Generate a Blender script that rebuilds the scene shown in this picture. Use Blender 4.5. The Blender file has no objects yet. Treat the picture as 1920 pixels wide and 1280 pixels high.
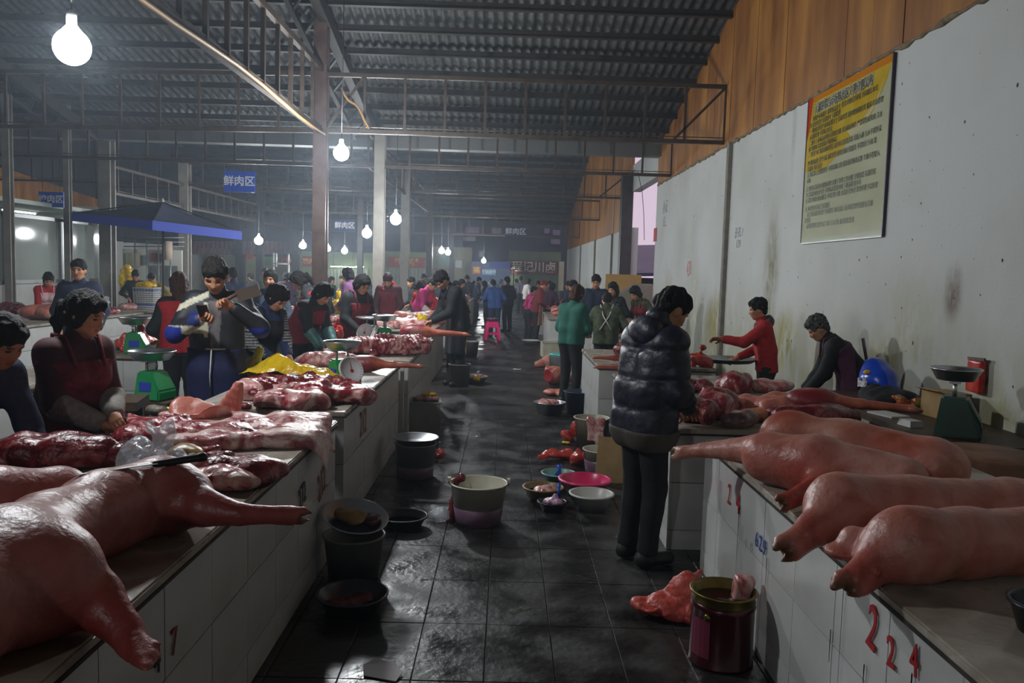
import bpy, bmesh, math, random
import numpy as np
from mathutils import Vector, Matrix, Euler

sc = bpy.context.scene
col = sc.collection
R_ = math.radians

# ------------------------------------------------------------------ camera
F, VPX, VPY, ROLL, CAMH = 1550.0, 950.0, 508.0, 0.0285, 1.70   # picture taken as 1920 x 1280
yc = Vector(((VPX - 960) / F, (640 - VPY) / F, -1)).normalized()
zc = Vector((math.sin(ROLL), math.cos(ROLL), 0)); zc = (zc - zc.dot(yc) * yc).normalized()
xc = yc.cross(zc)
W2C = Matrix((xc, yc, zc)).transposed()
C2W = W2C.transposed()
cd = bpy.data.cameras.new('camera'); cam = bpy.data.objects.new('camera', cd); col.objects.link(cam)
cd.sensor_width = 36; cd.lens = F / 1920 * 36; cd.clip_start = 0.05; cd.clip_end = 300
cam.matrix_world = Matrix.Translation((0, 0, CAMH)) @ C2W.to_4x4()
sc.camera = cam

# ------------------------------------------------------------------ world, exposure
sc.view_settings.view_transform = 'Standard'; sc.view_settings.look = 'None'
sc.view_settings.gamma = 1; sc.view_settings.use_curve_mapping = False
sc.view_settings.exposure = 0.0
SKY = 0.70
w = bpy.data.worlds.new('world'); sc.world = w; w.use_nodes = True
w.node_tree.nodes['Background'].inputs[0].default_value = (1.0, 0.80, 1.0, 1)
w.node_tree.nodes['Background'].inputs[1].default_value = SKY
LAMP = 480.0        # radiance of the hanging bulbs
LAMP_COL = (0.92, 0.97, 1.0)
try:
    sc.cycles.max_bounces = 5; sc.cycles.diffuse_bounces = 2; sc.cycles.glossy_bounces = 2
    sc.cycles.transmission_bounces = 4; sc.cycles.transparent_max_bounces = 8
    sc.cycles.volume_bounces = 0; sc.cycles.sample_clamp_indirect = 4
    sc.cycles.use_denoising = True; sc.cycles.caustics_reflective = False; sc.cycles.caustics_refractive = False
except Exception:
    pass

def ray(px, py):
    d = C2W @ Vector(((px - 960) / F, (640 - py) / F, -1))
    return d
def PY(px, py, Y):
    d = ray(px, py); t = Y / d.y
    return Vector((d.x * t, Y, CAMH + d.z * t))
def PZ(px, py, z):
    d = ray(px, py); t = (z - CAMH) / d.z
    return Vector((d.x * t, d.y * t, z))
def PX(px, py, x):
    d = ray(px, py); t = x / d.x
    return Vector((x, d.y * t, CAMH + d.z * t))

# ------------------------------------------------------------------ materials
def lin(c):
    if isinstance(c, str):
        c = [int(c[i:i + 2], 16) for i in (0, 2, 4)]
    c = [v / 255.0 for v in c]
    return tuple(v / 12.92 if v <= 0.04045 else ((v + 0.055) / 1.055) ** 2.4 for v in c) + (1.0,)

MATS = {}
def mat(name, c1, c2=None, rough=0.6, metal=0.0, scale=8.0, bump=0.0, bscale=None, c3=None, attr=False,
        spec=0.5, detail=4.0, lo=0.35, hi=0.65, stretch=None, emit=None, estr=0.0, alpha=1.0, trans=0.0, coat=0.0, coords='Object', rvar=0.0, sss=0.0, dist=0.0):
    if name in MATS: return MATS[name]
    m = bpy.data.materials.new(name); m.use_nodes = True; MATS[name] = m
    nt = m.node_tree; N = nt.nodes; L = nt.links; b = N['Principled BSDF']
    b.inputs['Roughness'].default_value = rough; b.inputs['Metallic'].default_value = metal
    b.inputs['Specular IOR Level'].default_value = spec
    b.inputs['Base Color'].default_value = lin(c1)
    b.inputs['Coat Weight'].default_value = coat
    if trans: b.inputs['Transmission Weight'].default_value = trans
    if alpha < 1: b.inputs['Alpha'].default_value = alpha
    if sss:
        b.inputs['Subsurface Weight'].default_value = sss; b.inputs['Subsurface Radius'].default_value = (0.02, 0.008, 0.005); b.inputs['Subsurface Scale'].default_value = 0.6
    src = None
    if attr or c2 or bump:
        tc = N.new('ShaderNodeTexCoord'); mp = N.new('ShaderNodeMapping')
        L.new(tc.outputs[coords], mp.inputs[0])
        if stretch: mp.inputs['Scale'].default_value = stretch
    if attr:
        a = N.new('ShaderNodeAttribute'); a.attribute_name = 'Col'; src = a.outputs['Color']
        L.new(src, b.inputs['Base Color'])
    if c2:
        n = N.new('ShaderNodeTexNoise'); n.inputs['Scale'].default_value = scale; n.inputs['Detail'].default_value = detail; n.inputs['Distortion'].default_value = dist
        L.new(mp.outputs[0], n.inputs['Vector'])
        r = N.new('ShaderNodeValToRGB'); L.new(n.outputs['Fac'], r.inputs[0])
        e = r.color_ramp.elements
        e[0].position = lo; e[0].color = lin(c1); e[1].position = hi; e[1].color = lin(c2)
        if c3:
            k = e.new((lo + hi) / 2); k.color = lin(c3)
        o = r.outputs[0]
        if attr:
            mx = N.new('ShaderNodeMix'); mx.data_type = 'RGBA'; mx.blend_type = 'MULTIPLY'; mx.inputs[0].default_value = 1
            L.new(src, mx.inputs[6]); L.new(o, mx.inputs[7]); o = mx.outputs[2]
        L.new(o, b.inputs['Base Color'])
        if rvar:
            mr = N.new('ShaderNodeMapRange'); L.new(n.outputs['Fac'], mr.inputs[0])
            mr.inputs[1].default_value = lo; mr.inputs[2].default_value = hi
            mr.inputs[3].default_value = max(0.02, rough - rvar); mr.inputs[4].default_value = min(1, rough + rvar)
            L.new(mr.outputs[0], b.inputs['Roughness'])
    if bump:
        n2 = N.new('ShaderNodeTexNoise'); n2.inputs['Scale'].default_value = bscale or scale * 2.5; n2.inputs['Detail'].default_value = 5
        L.new(mp.outputs[0], n2.inputs['Vector'])
        bp = N.new('ShaderNodeBump'); bp.inputs['Strength'].default_value = bump; bp.inputs['Distance'].default_value = 0.02
        L.new(n2.outputs['Fac'], bp.inputs['Height']); L.new(bp.outputs[0], b.inputs['Normal'])
    if emit:
        b.inputs['Emission Color'].default_value = lin(emit); b.inputs['Emission Strength'].default_value = estr
    return m

def emat(name, rgb, strength):
    m = bpy.data.materials.new(name); m.use_nodes = True; nt = m.node_tree
    for n in list(nt.nodes): nt.nodes.remove(n)
    e = nt.nodes.new('ShaderNodeEmission'); o = nt.nodes.new('ShaderNodeOutputMaterial')
    e.inputs[0].default_value = tuple(rgb) + (1,); e.inputs[1].default_value = strength
    nt.links.new(e.outputs[0], o.inputs[0]); MATS[name] = m
    return m

# ------------------------------------------------------------------ object helpers
def link(o, parent=None):
    col.objects.link(o)
    if parent is not None: o.parent = parent
    return o
def setmat(me, m):
    me.materials.append(m)
def tag(o, label=None, cat=None, group=None, kind=None):
    if label: o['label'] = label
    if cat: o['category'] = cat
    if group: o['group'] = group
    if kind: o['kind'] = kind
    return o
def root(name, label, cat, loc=(0, 0, 0), rz=0.0, group=None):
    o = bpy.data.objects.new(name, None); o.empty_display_size = 0.1
    o.location = loc; o.rotation_euler = (0, 0, rz)
    return tag(link(o), label, cat, group)
def obj(name, me, parent=None, loc=None, rot=None, scale=None):
    o = bpy.data.objects.new(name, me); link(o, parent)
    if loc is not None: o.location = loc
    if rot is not None: o.rotation_euler = rot
    if scale is not None: o.scale = scale
    return o
def copy_tree(o, parent=None):
    c = o.copy(); col.objects.link(c)
    if parent is not None: c.parent = parent
    for ch in o.children: copy_tree(ch, c)
    return c

def rawmesh(name, V, Q, m=None, cols=None, smooth=True):
    V = np.ascontiguousarray(V, dtype=np.float32); Q = np.ascontiguousarray(Q, dtype=np.int32)
    me = bpy.data.meshes.new(name)
    me.vertices.add(len(V)); me.vertices.foreach_set('co', V.ravel())
    me.loops.add(Q.size); me.loops.foreach_set('vertex_index', Q.ravel())
    me.polygons.add(len(Q)); me.polygons.foreach_set('loop_start', np.arange(0, Q.size, Q.shape[1], dtype=np.int32))
    me.update(calc_edges=True)
    me.polygons.foreach_set('use_smooth', np.full(len(Q), smooth, dtype=bool))
    if cols is not None:
        a = me.color_attributes.new('Col', 'FLOAT_COLOR', 'POINT')
        c4 = np.ones((len(V), 4), dtype=np.float32); c4[:, :3] = cols
        a.data.foreach_set('color', c4.ravel())
    if m: me.materials.append(m)
    return me

class MB:
    """collects boxes, tubes, lathes into one mesh"""
    def __init__(s): s.v = []; s.f = []; s.sm = []
    def add(s, V, Fs, smooth=False, M=None):
        o = len(s.v)
        for p in V:
            p = Vector(p)
            if M is not None: p = M @ p
            s.v.append(tuple(p))
        for f in Fs: s.f.append([i + o for i in f]); s.sm.append(smooth)
        return s
    def box(s, c, d, M=None, rz=0, taper=1.0):
        x, y, z = d[0] / 2, d[1] / 2, d[2] / 2
        V = []
        for k, t in ((-1, 1.0), (1, taper)):
            for a, b in ((-1, -1), (1, -1), (1, 1), (-1, 1)):
                p = Vector((a * x * t, b * y * t, k * z))
                if rz: p = Matrix.Rotation(rz, 3, 'Z') @ p
                V.append(p + Vector(c))
        return s.add(V, [(3, 2, 1, 0), (4, 5, 6, 7), (0, 1, 5, 4), (1, 2, 6, 5), (2, 3, 7, 6), (3, 0, 4, 7)], False, M)
    def bar(s, a, b, wd, ht=None, up=(0, 0, 1)):
        a = Vector(a); b = Vector(b); d = b - a; L = d.length
        if L < 1e-6: return s
        d.normalize(); u = Vector(up)
        if abs(d.dot(u)) > 0.98: u = Vector((1, 0, 0))
        sd = d.cross(u).normalized(); u = sd.cross(d)
        ht = ht or wd
        V = []
        for q in (a, b):
            for i, j in ((-1, -1), (1, -1), (1, 1), (-1, 1)):
                V.append(q + sd * (i * wd / 2) + u * (j * ht / 2))
        return s.add(V, [(3, 2, 1, 0), (4, 5, 6, 7), (0, 1, 5, 4), (1, 2, 6, 5), (2, 3, 7, 6), (3, 0, 4, 7)])
    def tube(s, pts, r, n=8, closed=False, caps=True):
        pts = [Vector(p) for p in pts]; m = len(pts); V = []
        rr = r if isinstance(r, (list, tuple)) else [r] * m
        pv = None
        for i, p in enumerate(pts):
            if closed: t = (pts[(i + 1) % m] - pts[i - 1])
            else: t = pts[min(i + 1, m - 1)] - pts[max(i - 1, 0)]
            t.normalize()
            if pv is None:
                u = Vector((0, 0, 1)) if abs(t.z) < 0.9 else Vector((1, 0, 0))
                pv = (u - t * u.dot(t)).normalized()
            else: pv = (pv - t * pv.dot(t)).normalized()
            q = t.cross(pv)
            for k in range(n):
                a = 2 * math.pi * k / n
                V.append(p + (pv * math.cos(a) + q * math.sin(a)) * rr[i])
        Fs = []
        for i in range(m if closed else m - 1):
            j = (i + 1) % m
            for k in range(n):
                l = (k + 1) % n
                Fs.append((i * n + k, i * n + l, j * n + l, j * n + k))
        if caps and not closed:
            Fs.append(tuple(reversed(range(n)))); Fs.append(tuple(range((m - 1) * n, m * n)))
        return s.add(V, Fs, True)
    def lathe(s, prof, n=28, c=(0, 0, 0), M=None, sx=1.0, sy=1.0):
        V = []; Fs = []; m = len(prof)
        for (r, z) in prof:
            for k in range(n):
                a = 2 * math.pi * k / n
                V.append((c[0] + r * sx * math.cos(a), c[1] + r * sy * math.sin(a), c[2] + z))
        for i in range(m - 1):
            for k in range(n):
                l = (k + 1) % n
                Fs.append((i * n + k, i * n + l, (i + 1) * n + l, (i + 1) * n + k))
        if prof[0][0] > 1e-5: Fs.append(tuple(reversed(range(n))))
        if prof[-1][0] > 1e-5: Fs.append(tuple(range((m - 1) * n, m * n)))
        return s.add(V, Fs, True, M)
    def mesh(s, name, m=None):
        me = bpy.data.meshes.new(name); me.from_pydata(s.v, [], s.f)
        me.polygons.foreach_set('use_smooth', np.array(s.sm, dtype=bool))
        if m: me.materials.append(m)
        me.update()
        return me
    def build(s, name, m, parent=None, loc=None, rot=None):
        return obj(name, s.mesh(name, m), parent, loc, rot)

# ------------------------------------------------------------------ signed-distance shapes -> surface nets
def surfnet(f, org, h):
    nx, ny, nz = f.shape; ins = f < 0
    cx, cy, cz = nx - 1, ny - 1, nz - 1
    cnt = np.zeros((cx, cy, cz), dtype=np.float32)
    acc = [np.zeros((cx, cy, cz), dtype=np.float32) for _ in range(3)]
    cor = lambda A, i, j, k: A[i:i + cx, j:j + cy, k:k + cz]
    for ax in range(3):
        for u in (0, 1):
            for v in (0, 1):
                a = [0, 0, 0]; b = [0, 0, 0]
                o = [q for q in range(3) if q != ax]
                a[o[0]] = b[o[0]] = u; a[o[1]] = b[o[1]] = v; b[ax] = 1
                fa = cor(f, *a); fb = cor(f, *b)
                cr = cor(ins, *a) != cor(ins, *b)
                if not cr.any(): continue
                t = np.where(cr, fa / np.where(cr, fa - fb, 1), 0)
                cnt += cr
                acc[ax] += np.where(cr, t, 0)
                acc[o[0]] += cr * u; acc[o[1]] += cr * v
    act = cnt > 0
    idx = -np.ones((cx, cy, cz), dtype=np.int32)
    n = int(act.sum()); idx[act] = np.arange(n)
    I = np.argwhere(act).astype(np.float32); c = cnt[act][:, None]
    off = np.stack([acc[i][act] for i in range(3)], 1) / c
    V = (I + off) * h + np.asarray(org, dtype=np.float32)
    Q = []
    for ax in range(3):
        o1, o2 = (ax + 1) % 3, (ax + 2) % 3
        s0 = [slice(None)] * 3; s1 = [slice(None)] * 3
        s0[ax] = slice(0, f.shape[ax] - 1); s1[ax] = slice(1, None)
        for q in (o1, o2): s0[q] = slice(1, f.shape[q] - 1); s1[q] = slice(1, f.shape[q] - 1)
        A = ins[tuple(s0)]; B = ins[tuple(s1)]
        cr = A != B
        if not cr.any(): continue
        E = np.argwhere(cr); fl = A[cr]
        E[:, o1] += 1; E[:, o2] += 1
        def g(d1, d2):
            K = E.copy(); K[:, o1] += d1; K[:, o2] += d2
            return idx[K[:, 0], K[:, 1], K[:, 2]]
        q = np.stack([g(-1, -1), g(0, -1), g(0, 0), g(-1, 0)], 1)
        q[~fl] = q[~fl][:, ::-1]
        Q.append(q)
    return V, np.concatenate(Q) if Q else np.zeros((0, 4), np.int32)

def wob(seed, freq, n=5):
    r = np.random.RandomState(seed)
    D = r.normal(size=(n, 3)); D /= np.linalg.norm(D, axis=1)[:, None]
    W = D * (freq * r.uniform(0.6, 1.7, n))[:, None]; ph = r.uniform(0, 6.28, n)
    def fn(X, Y, Z):
        s = 0
        for i in range(n): s = s + np.sin(W[i, 0] * X + W[i, 1] * Y + W[i, 2] * Z + ph[i])
        return s / n
    return fn

def rid(seed, freq, n=4):
    fs = [wob(seed + 31 * i, freq * (1.0 + .7 * i), 3) for i in range(2)]
    def fn(X, Y, Z):
        return (1 - 2.2 * np.abs(fs[0](X, Y, Z))) * .65 + (1 - 2.2 * np.abs(fs[1](X, Y, Z))) * .35
    return fn
class SDF:
    def __init__(s, h, k=0.03): s.h = h; s.k = k; s.P = []; s.cuts = []; s.disp = []
    def cap(s, a, b, ra, rb=None, k=None, op=1):
        a = np.array(a, float); b = np.array(b, float); rb = ra if rb is None else rb
        R = max(ra, rb)
        s.P.append((op, s.k if k is None else k, np.minimum(a, b) - R, np.maximum(a, b) + R, ('c', a, b, ra, rb))); return s
    def chain(s, pts, rs, k=None):
        for i in range(len(pts) - 1): s.cap(pts[i], pts[i + 1], rs[i], rs[i + 1], k)
        return s
    def ell(s, c, r, M=None, k=None, op=1):
        c = np.array(c, float); r = np.array(r, float)
        M = np.eye(3) if M is None else np.array(M, float)
        e = np.sqrt(((M * r[None, :]) ** 2).sum(1))
        s.P.append((op, s.k if k is None else k, c - e, c + e, ('e', c, r, M))); return s
    def box(s, c, hf, rd, M=None, k=None, op=1):
        c = np.array(c, float); hf = np.array(hf, float); M = np.eye(3) if M is None else np.array(M, float)
        e = np.sqrt(((M * (hf + rd)[None, :]) ** 2).sum(1)) * 1.25
        s.P.append((op, s.k if k is None else k, c - e, c + e, ('b', c, hf, rd, M))); return s
    def cut(s, p, n):
        n = np.array(n, float); s.cuts.append((np.array(p, float), n / np.linalg.norm(n))); return s
    def noise(s, amp, freq, seed=0, n=5): s.disp.append((amp, wob(seed, freq, n))); return s
    def ridged(s, amp, freq, seed=0): s.disp.append((amp, rid(seed, freq))); return s
    def run(s):
        h = s.h
        pos = [p for p in s.P if p[0] > 0]
        amp = sum(a for a, _ in s.disp if not callable(a))
        lo = np.min([p[2] for p in pos], 0) - 3 * h - s.k - amp; hi = np.max([p[3] for p in pos], 0) + 3 * h + s.k + amp
        n = np.ceil((hi - lo) / h).astype(int) + 1
        ax = [lo[i] + h * np.arange(n[i]) for i in range(3)]
        f = np.full(n, 10.0, dtype=np.float32)
        for op, k, l, u, d in s.P:
            m = max(k, s.k) + 2 * h + amp
            i0 = np.maximum(((l - m - lo) / h).astype(int), 0); i1 = np.minimum(((u + m - lo) / h).astype(int) + 2, n)
            if (i1 <= i0).any(): continue
            sl = tuple(slice(i0[q], i1[q]) for q in range(3))
            X = ax[0][sl[0]][:, None, None]; Y = ax[1][sl[1]][None, :, None]; Z = ax[2][sl[2]][None, None, :]
            if d[0] == 'c':
                _, a, b, ra, rb = d; ab = b - a; L2 = max(ab.dot(ab), 1e-12)
                t = np.clip(((X - a[0]) * ab[0] + (Y - a[1]) * ab[1] + (Z - a[2]) * ab[2]) / L2, 0, 1)
                g = np.sqrt((X - a[0] - t * ab[0]) ** 2 + (Y - a[1] - t * ab[1]) ** 2 + (Z - a[2] - t * ab[2]) ** 2) - (ra + (rb - ra) * t)
            else:
                c = d[1]; M = d[-1]
                dx, dy, dz = X - c[0], Y - c[1], Z - c[2]
                q = [dx * M[0, i] + dy * M[1, i] + dz * M[2, i] for i in range(3)]
                if d[0] == 'e':
                    r = d[2]
                    k0 = np.sqrt(sum((q[i] / r[i]) ** 2 for i in range(3))); k1 = np.sqrt(sum((q[i] / r[i] ** 2) ** 2 for i in range(3)))
                    g = k0 * (k0 - 1) / np.maximum(k1, 1e-9)
                else:
                    hf, rd = d[2], d[3]
                    e = [np.abs(q[i]) - hf[i] for i in range(3)]
                    g = np.sqrt(sum(np.maximum(e[i], 0) ** 2 for i in range(3))) + np.minimum(np.maximum(np.maximum(e[0], e[1]), e[2]), 0) - rd
            A = f[sl]
            if op > 0:
                if k > 0:
                    hh = np.maximum(k - np.abs(A - g), 0) / k
                    f[sl] = np.minimum(A, g) - hh * hh * k * 0.25
                else: f[sl] = np.minimum(A, g)
            else:
                g = -g
                kk = max(k, 1e-4); hh = np.maximum(kk - np.abs(A - g), 0) / kk
                f[sl] = np.maximum(A, g) + hh * hh * kk * 0.25
        X = ax[0][:, None, None]; Y = ax[1][None, :, None]; Z = ax[2][None, None, :]
        for a, fn in s.disp:
            f = f + (a * fn(X, Y, Z)).astype(np.float32)
        for p, nn in s.cuts:
            f = np.maximum(f, ((X - p[0]) * nn[0] + (Y - p[1]) * nn[1] + (Z - p[2]) * nn[2]).astype(np.float32))
        return surfnet(f.astype(np.float32), lo, h)
    def mesh(s, name, m=None, colfn=None, off=None):
        V, Q = s.run()
        cols = colfn(V) if colfn else None
        if off is not None: V = V - np.array(off)
        return rawmesh(name, V, Q, m, cols)

def merge(parts):
    Vs, Qs, o = [], [], 0
    for V, Q in parts:
        Vs.append(V); Qs.append(Q + o); o += len(V)
    return np.concatenate(Vs), np.concatenate(Qs)
# ================================================================== SETTING
XW = 3.30                                   # inner face of the right wall
def roofA(Y): return 4.6 + 0.2 * (18.3 - Y) if Y > 6 else 7.06 - 0.2 * (6 - Y)
def roofB(Y): return 4.6 + 0.2 * (Y - 18.5) if Y < 31.5 else 7.2 - 0.2 * (Y - 31.5)

m_conc = mat('concrete_floor', '1f1d1b', '353230', rough=0.42, scale=1.7, bump=0.25, bscale=14, rvar=0.18, detail=8)
m_tile = mat('floor_tile', '37342f', '5e5a56', c3='45413c', rough=0.36, scale=2.6, bump=0.2, bscale=18, rvar=0.2, detail=9, coords='Generated')
def floor_tile_mat():
    m = mat('dirty_floor_tile', '1b1917', '3b3937', c3='282523', rough=0.38, scale=3.2, bump=0.22, bscale=24, rvar=0.2, detail=10)
    # the noise runs on world position, so that every tile carries its own dirt
    nt = m.node_tree
    g = nt.nodes.new('ShaderNodeNewGeometry')
    for n in nt.nodes:
        if n.type == 'MAPPING': nt.links.new(g.outputs['Position'], n.inputs[0])
    return m
m_tile = floor_tile_mat()
def wall_material():
    m = mat('wall_plaster', 'c6c8c6', 'b4b6b0', rough=0.75, scale=0.8, bump=0.10, bscale=30, lo=0.42, hi=0.75)
    nt = m.node_tree; N = nt.nodes; L = nt.links; bs = N['Principled BSDF']; src = bs.inputs['Base Color'].links[0].from_socket
    g = N.new('ShaderNodeNewGeometry'); P = g.outputs['Position']
    def noise(sc_, stretch, dist=.6):
        mp = N.new('ShaderNodeMapping'); mp.inputs['Scale'].default_value = stretch; L.new(P, mp.inputs[0])
        n = N.new('ShaderNodeTexNoise'); n.inputs['Scale'].default_value = sc_; n.inputs['Detail'].default_value = 8; n.inputs['Distortion'].default_value = dist; L.new(mp.outputs[0], n.inputs[0]); return n.outputs['Fac']
    def mrange(v, a, b_, c, d):
        r = N.new('ShaderNodeMapRange'); r.interpolation_type = 'SMOOTHSTEP'; L.new(v, r.inputs[0])
        for k, q in enumerate((a, b_, c, d)): r.inputs[k + 1].default_value = q
        return r.outputs[0]
    def mul(x, y):
        k = N.new('ShaderNodeMath'); k.operation = 'MULTIPLY'; L.new(x, k.inputs[0])
        if isinstance(y, float): k.inputs[1].default_value = y
        else: L.new(y, k.inputs[1])
        return k.outputs[0]
    n1 = mrange(noise(5.0, (1, 1, .55)), .32, .60, .3, 1.0); n2 = mrange(noise(14.0, (1, 1, .45)), .3, .58, .5, 1.0)
    def mix(fac, c):
        nonlocal src
        x = N.new('ShaderNodeMix'); x.data_type = 'RGBA'; L.new(fac, x.inputs[0]); L.new(src, x.inputs[6]); x.inputs[7].default_value = lin(c); src = x.outputs[2]
    for (px, py, sy, sz, c, st) in ((1445, 520, .42, 1.15, '76724a', .9), (1787, 550, .17, .30, '5c4028', 1.0), (1340, 610, .8, .7, '988a3c', 1.2), (1470, 640, .6, .5, '988a3c', 1.1), (1650, 715, .55, .45, '947e30', 1.3),
                                  (1700, 640, .8, .9, 'a39c74', .5), (1300, 560, .6, 1.2, 'a8a480', .5), (1250, 560, .9, .8, '9c965c', .6), (1880, 790, .5, .3, '8c8458', .7), (1560, 700, 1.2, .35, '9a9366', .6), (1490, 230, .12, .9, '9c9a90', .5)):
        q = PX(px, py, XW)
        a = N.new('ShaderNodeVectorMath'); a.operation = 'SUBTRACT'; L.new(P, a.inputs[0]); a.inputs[1].default_value = (0, q.y, q.z)
        s_ = N.new('ShaderNodeVectorMath'); s_.operation = 'MULTIPLY'; L.new(a.outputs[0], s_.inputs[0]); s_.inputs[1].default_value = (0, 1 / sy, 1 / sz)
        l = N.new('ShaderNodeVectorMath'); l.operation = 'LENGTH'; L.new(s_.outputs[0], l.inputs[0])
        mix(mul(mul(mrange(l.outputs['Value'], .1, 1.0, 1.0, 0.0), mul(n1, n2)), st), c)
    sx = N.new('ShaderNodeSeparateXYZ'); L.new(P, sx.inputs[0])
    mix(mul(mul(mrange(sx.outputs[2], .7, 1.7, 1.0, 0.0), n1), .55), '9c9664')
    fine = mrange(noise(60.0, (1, 1, 1), 0.0), .68, .74, 0.0, .55); mix(fine, '6a665c')
    L.new(src, bs.inputs['Base Color']); return m
m_white = wall_material()
m_wood = mat('plywood_boarding', 'b47c30', '7c4817', c3='996426', rough=0.6, scale=1.6, bump=0.08, lo=0.3, hi=0.68, stretch=(1, 1.6, 0.35), detail=6)
m_steel = mat('painted_steel', '34302e', '423d3a', rough=0.5, metal=0.35, scale=5)
m_steel_brown = mat('rusty_column_paint', '3c2b28', '52403b', rough=0.5, scale=6, bump=0.1)
m_steel_grey = mat('grey_column_paint', '77736c', '8a857c', rough=0.55, scale=4)
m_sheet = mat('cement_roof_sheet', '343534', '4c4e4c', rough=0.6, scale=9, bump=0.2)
m_sheet2 = mat('far_roof_sheet', '3c4248', '4c535a', rough=0.6, scale=4)
m_purlin = mat('purlin_paint', '221e1c', '2e2926', rough=0.55, scale=6)
m_al = mat('aluminium_frame', '8d8f8f', rough=0.4, metal=0.6)
m_ceramic = mat('white_ceramic_tile', 'd2d2d0', 'c2c1bd', rough=0.22, scale=3, lo=0.4, hi=0.7, bump=0.03)
m_grout = mat('tile_grout', '3c3833', '2c2925', rough=0.9, scale=12)
m_slab = mat('counter_slab', 'a89e90', '8d8070', c3='b7aea2', rough=0.3, scale=3.5, bump=0.06, bscale=40, rvar=0.12, detail=8)
m_edge = mat('slab_edge', '3d352f', '2b2522', rough=0.6, scale=8)

def struct(o): o['kind'] = 'structure'; return o

# ---------------------------------------------------------------- floor
tx0, tp, nc = -1.256, 0.302, 9
ty0, tq, nr = 1.62, 0.56, 14
x1, y1 = tx0 + tp * nc, ty0 + tq * nr
b = MB()
def quad(x0, y0, xb, yb, z): b.add([(x0, y0, z), (xb, y0, z), (xb, yb, z), (x0, yb, z)], [(0, 1, 2, 3)])
quad(-20, -9, tx0, 70, 0); quad(x1, -9, 9, 70, 0); quad(tx0, -9, x1, ty0, 0); quad(tx0, y1 - .006, x1, 70, 0); quad(-20, -9, 9, 70, -0.008)
floor = struct(b.build('floor', m_conc))
tb = bmesh.new(); bmesh.ops.create_cube(tb, size=1)
for v in tb.verts: v.co.x *= tp - 0.006; v.co.y *= tq - 0.006; v.co.z *= 0.02
bmesh.ops.bevel(tb, geom=[e for e in tb.edges if all(v.co.z > 0 for v in e.verts)], offset=0.0012, segments=1, affect='EDGES')
tme = bpy.data.meshes.new('tile'); tb.to_mesh(tme); tb.free(); tme.materials.append(m_tile)
rnd = random.Random(5)
for i in range(nc):
    for j in range(nr):
        obj('tile', tme, floor, (tx0 + tp * (i + .5), ty0 + tq * (j + .5), -0.0115 + rnd.uniform(0, .0015)),
            (rnd.uniform(-.002, .002), rnd.uniform(-.002, .002), 0))

# ---------------------------------------------------------------- right wall
b = MB()
b.box((XW + .1, 5.3, 1.85), (.2, 26.6, 3.7))
b.box((XW + .1, 34, 1.48), (.2, 23.4, 2.96))
b.box((XW + .1, 20.45, 4.25), (.22, 3.7, .7))
wall_r = struct(b.build('wall_right', m_white))
struct(wall_r)
for (ya, yb, zt) in ((12.42, 12.54, 3.7), (26.0, 26.1, 2.96), (31, 31.12, 2.96), (37, 37.15, 2.96)):
    MB().box((XW - .025, (ya + yb) / 2, zt / 2), (.07, yb - ya, zt)).build('pilaster', mat('grey_joint_strip', '6f6a60', '837d72', rough=0.8, scale=9), wall_r)
def woodpanel(ya, yb, zb, za, zbk, dx=0.0):
    m = MB()
    V = [(XW - .012 + dx, ya, zb), (XW - .012 + dx, yb, zb), (XW - .012 + dx, yb, zbk), (XW - .012 + dx, ya, za)]
    V += [(XW + .03 + dx, v[1], v[2]) for v in V]
    m.add(V, [(0, 1, 2, 3), (7, 6, 5, 4), (0, 4, 5, 1), (1, 5, 6, 2), (2, 6, 7, 3), (3, 7, 4, 0)])
    m.build('panel', m_wood, wall_r)
y = -7.9; rnd = random.Random(9)
while y < 18.5:
    s = 0.61 if y > 3 else 1.2
    e = min(y + s, 18.55)
    woodpanel(y + .004, e - .004, 3.69, roofA(y), roofA(e), rnd.uniform(-.004, .008)); y = e
y = 22.3
while y < 45.4:
    e = min(y + 1.22, 45.6)
    woodpanel(y + .004, e - .004, 2.95, roofB(y), roofB(e), rnd.uniform(-.004, .008)); y = e
# ragged foam bead between plaster and boards
b = MB(); rnd = random.Random(3); pts = []; rs = []
yy = 2.0
while yy < 18.5:
    pts.append((XW - .006, yy, 3.695 + rnd.uniform(-.015, .015))); rs.append(rnd.uniform(.012, .03)); yy += .11
b.tube(pts, rs, 6)
b.build('foam_bead', mat('dirty_foam', '8a7b60', '5d4c34', rough=0.9, scale=10), wall_r)
rnd = random.Random(21); b = MB()
for i in range(290):
    y_ = rnd.uniform(3.6, 18); z_ = rnd.uniform(.9, 3.6) ** 1; r_ = rnd.choice((.005, .006, .008, .013)) * rnd.uniform(.6, 1.2)
    a0 = rnd.uniform(0, 6)
    b.add([(XW - .0015, y_ + r_ * math.cos(a0 + k * 1.05) * rnd.uniform(.5, 1.3), z_ + r_ * math.sin(a0 + k * 1.05) * rnd.uniform(.5, 1.8)) for k in range(6)], [(5, 4, 3, 2, 1, 0)])
o = b.build('specks', mat('dark_specks', '4b463f', rough=0.9), wall_r); o['kind'] = 'stuff'

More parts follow.
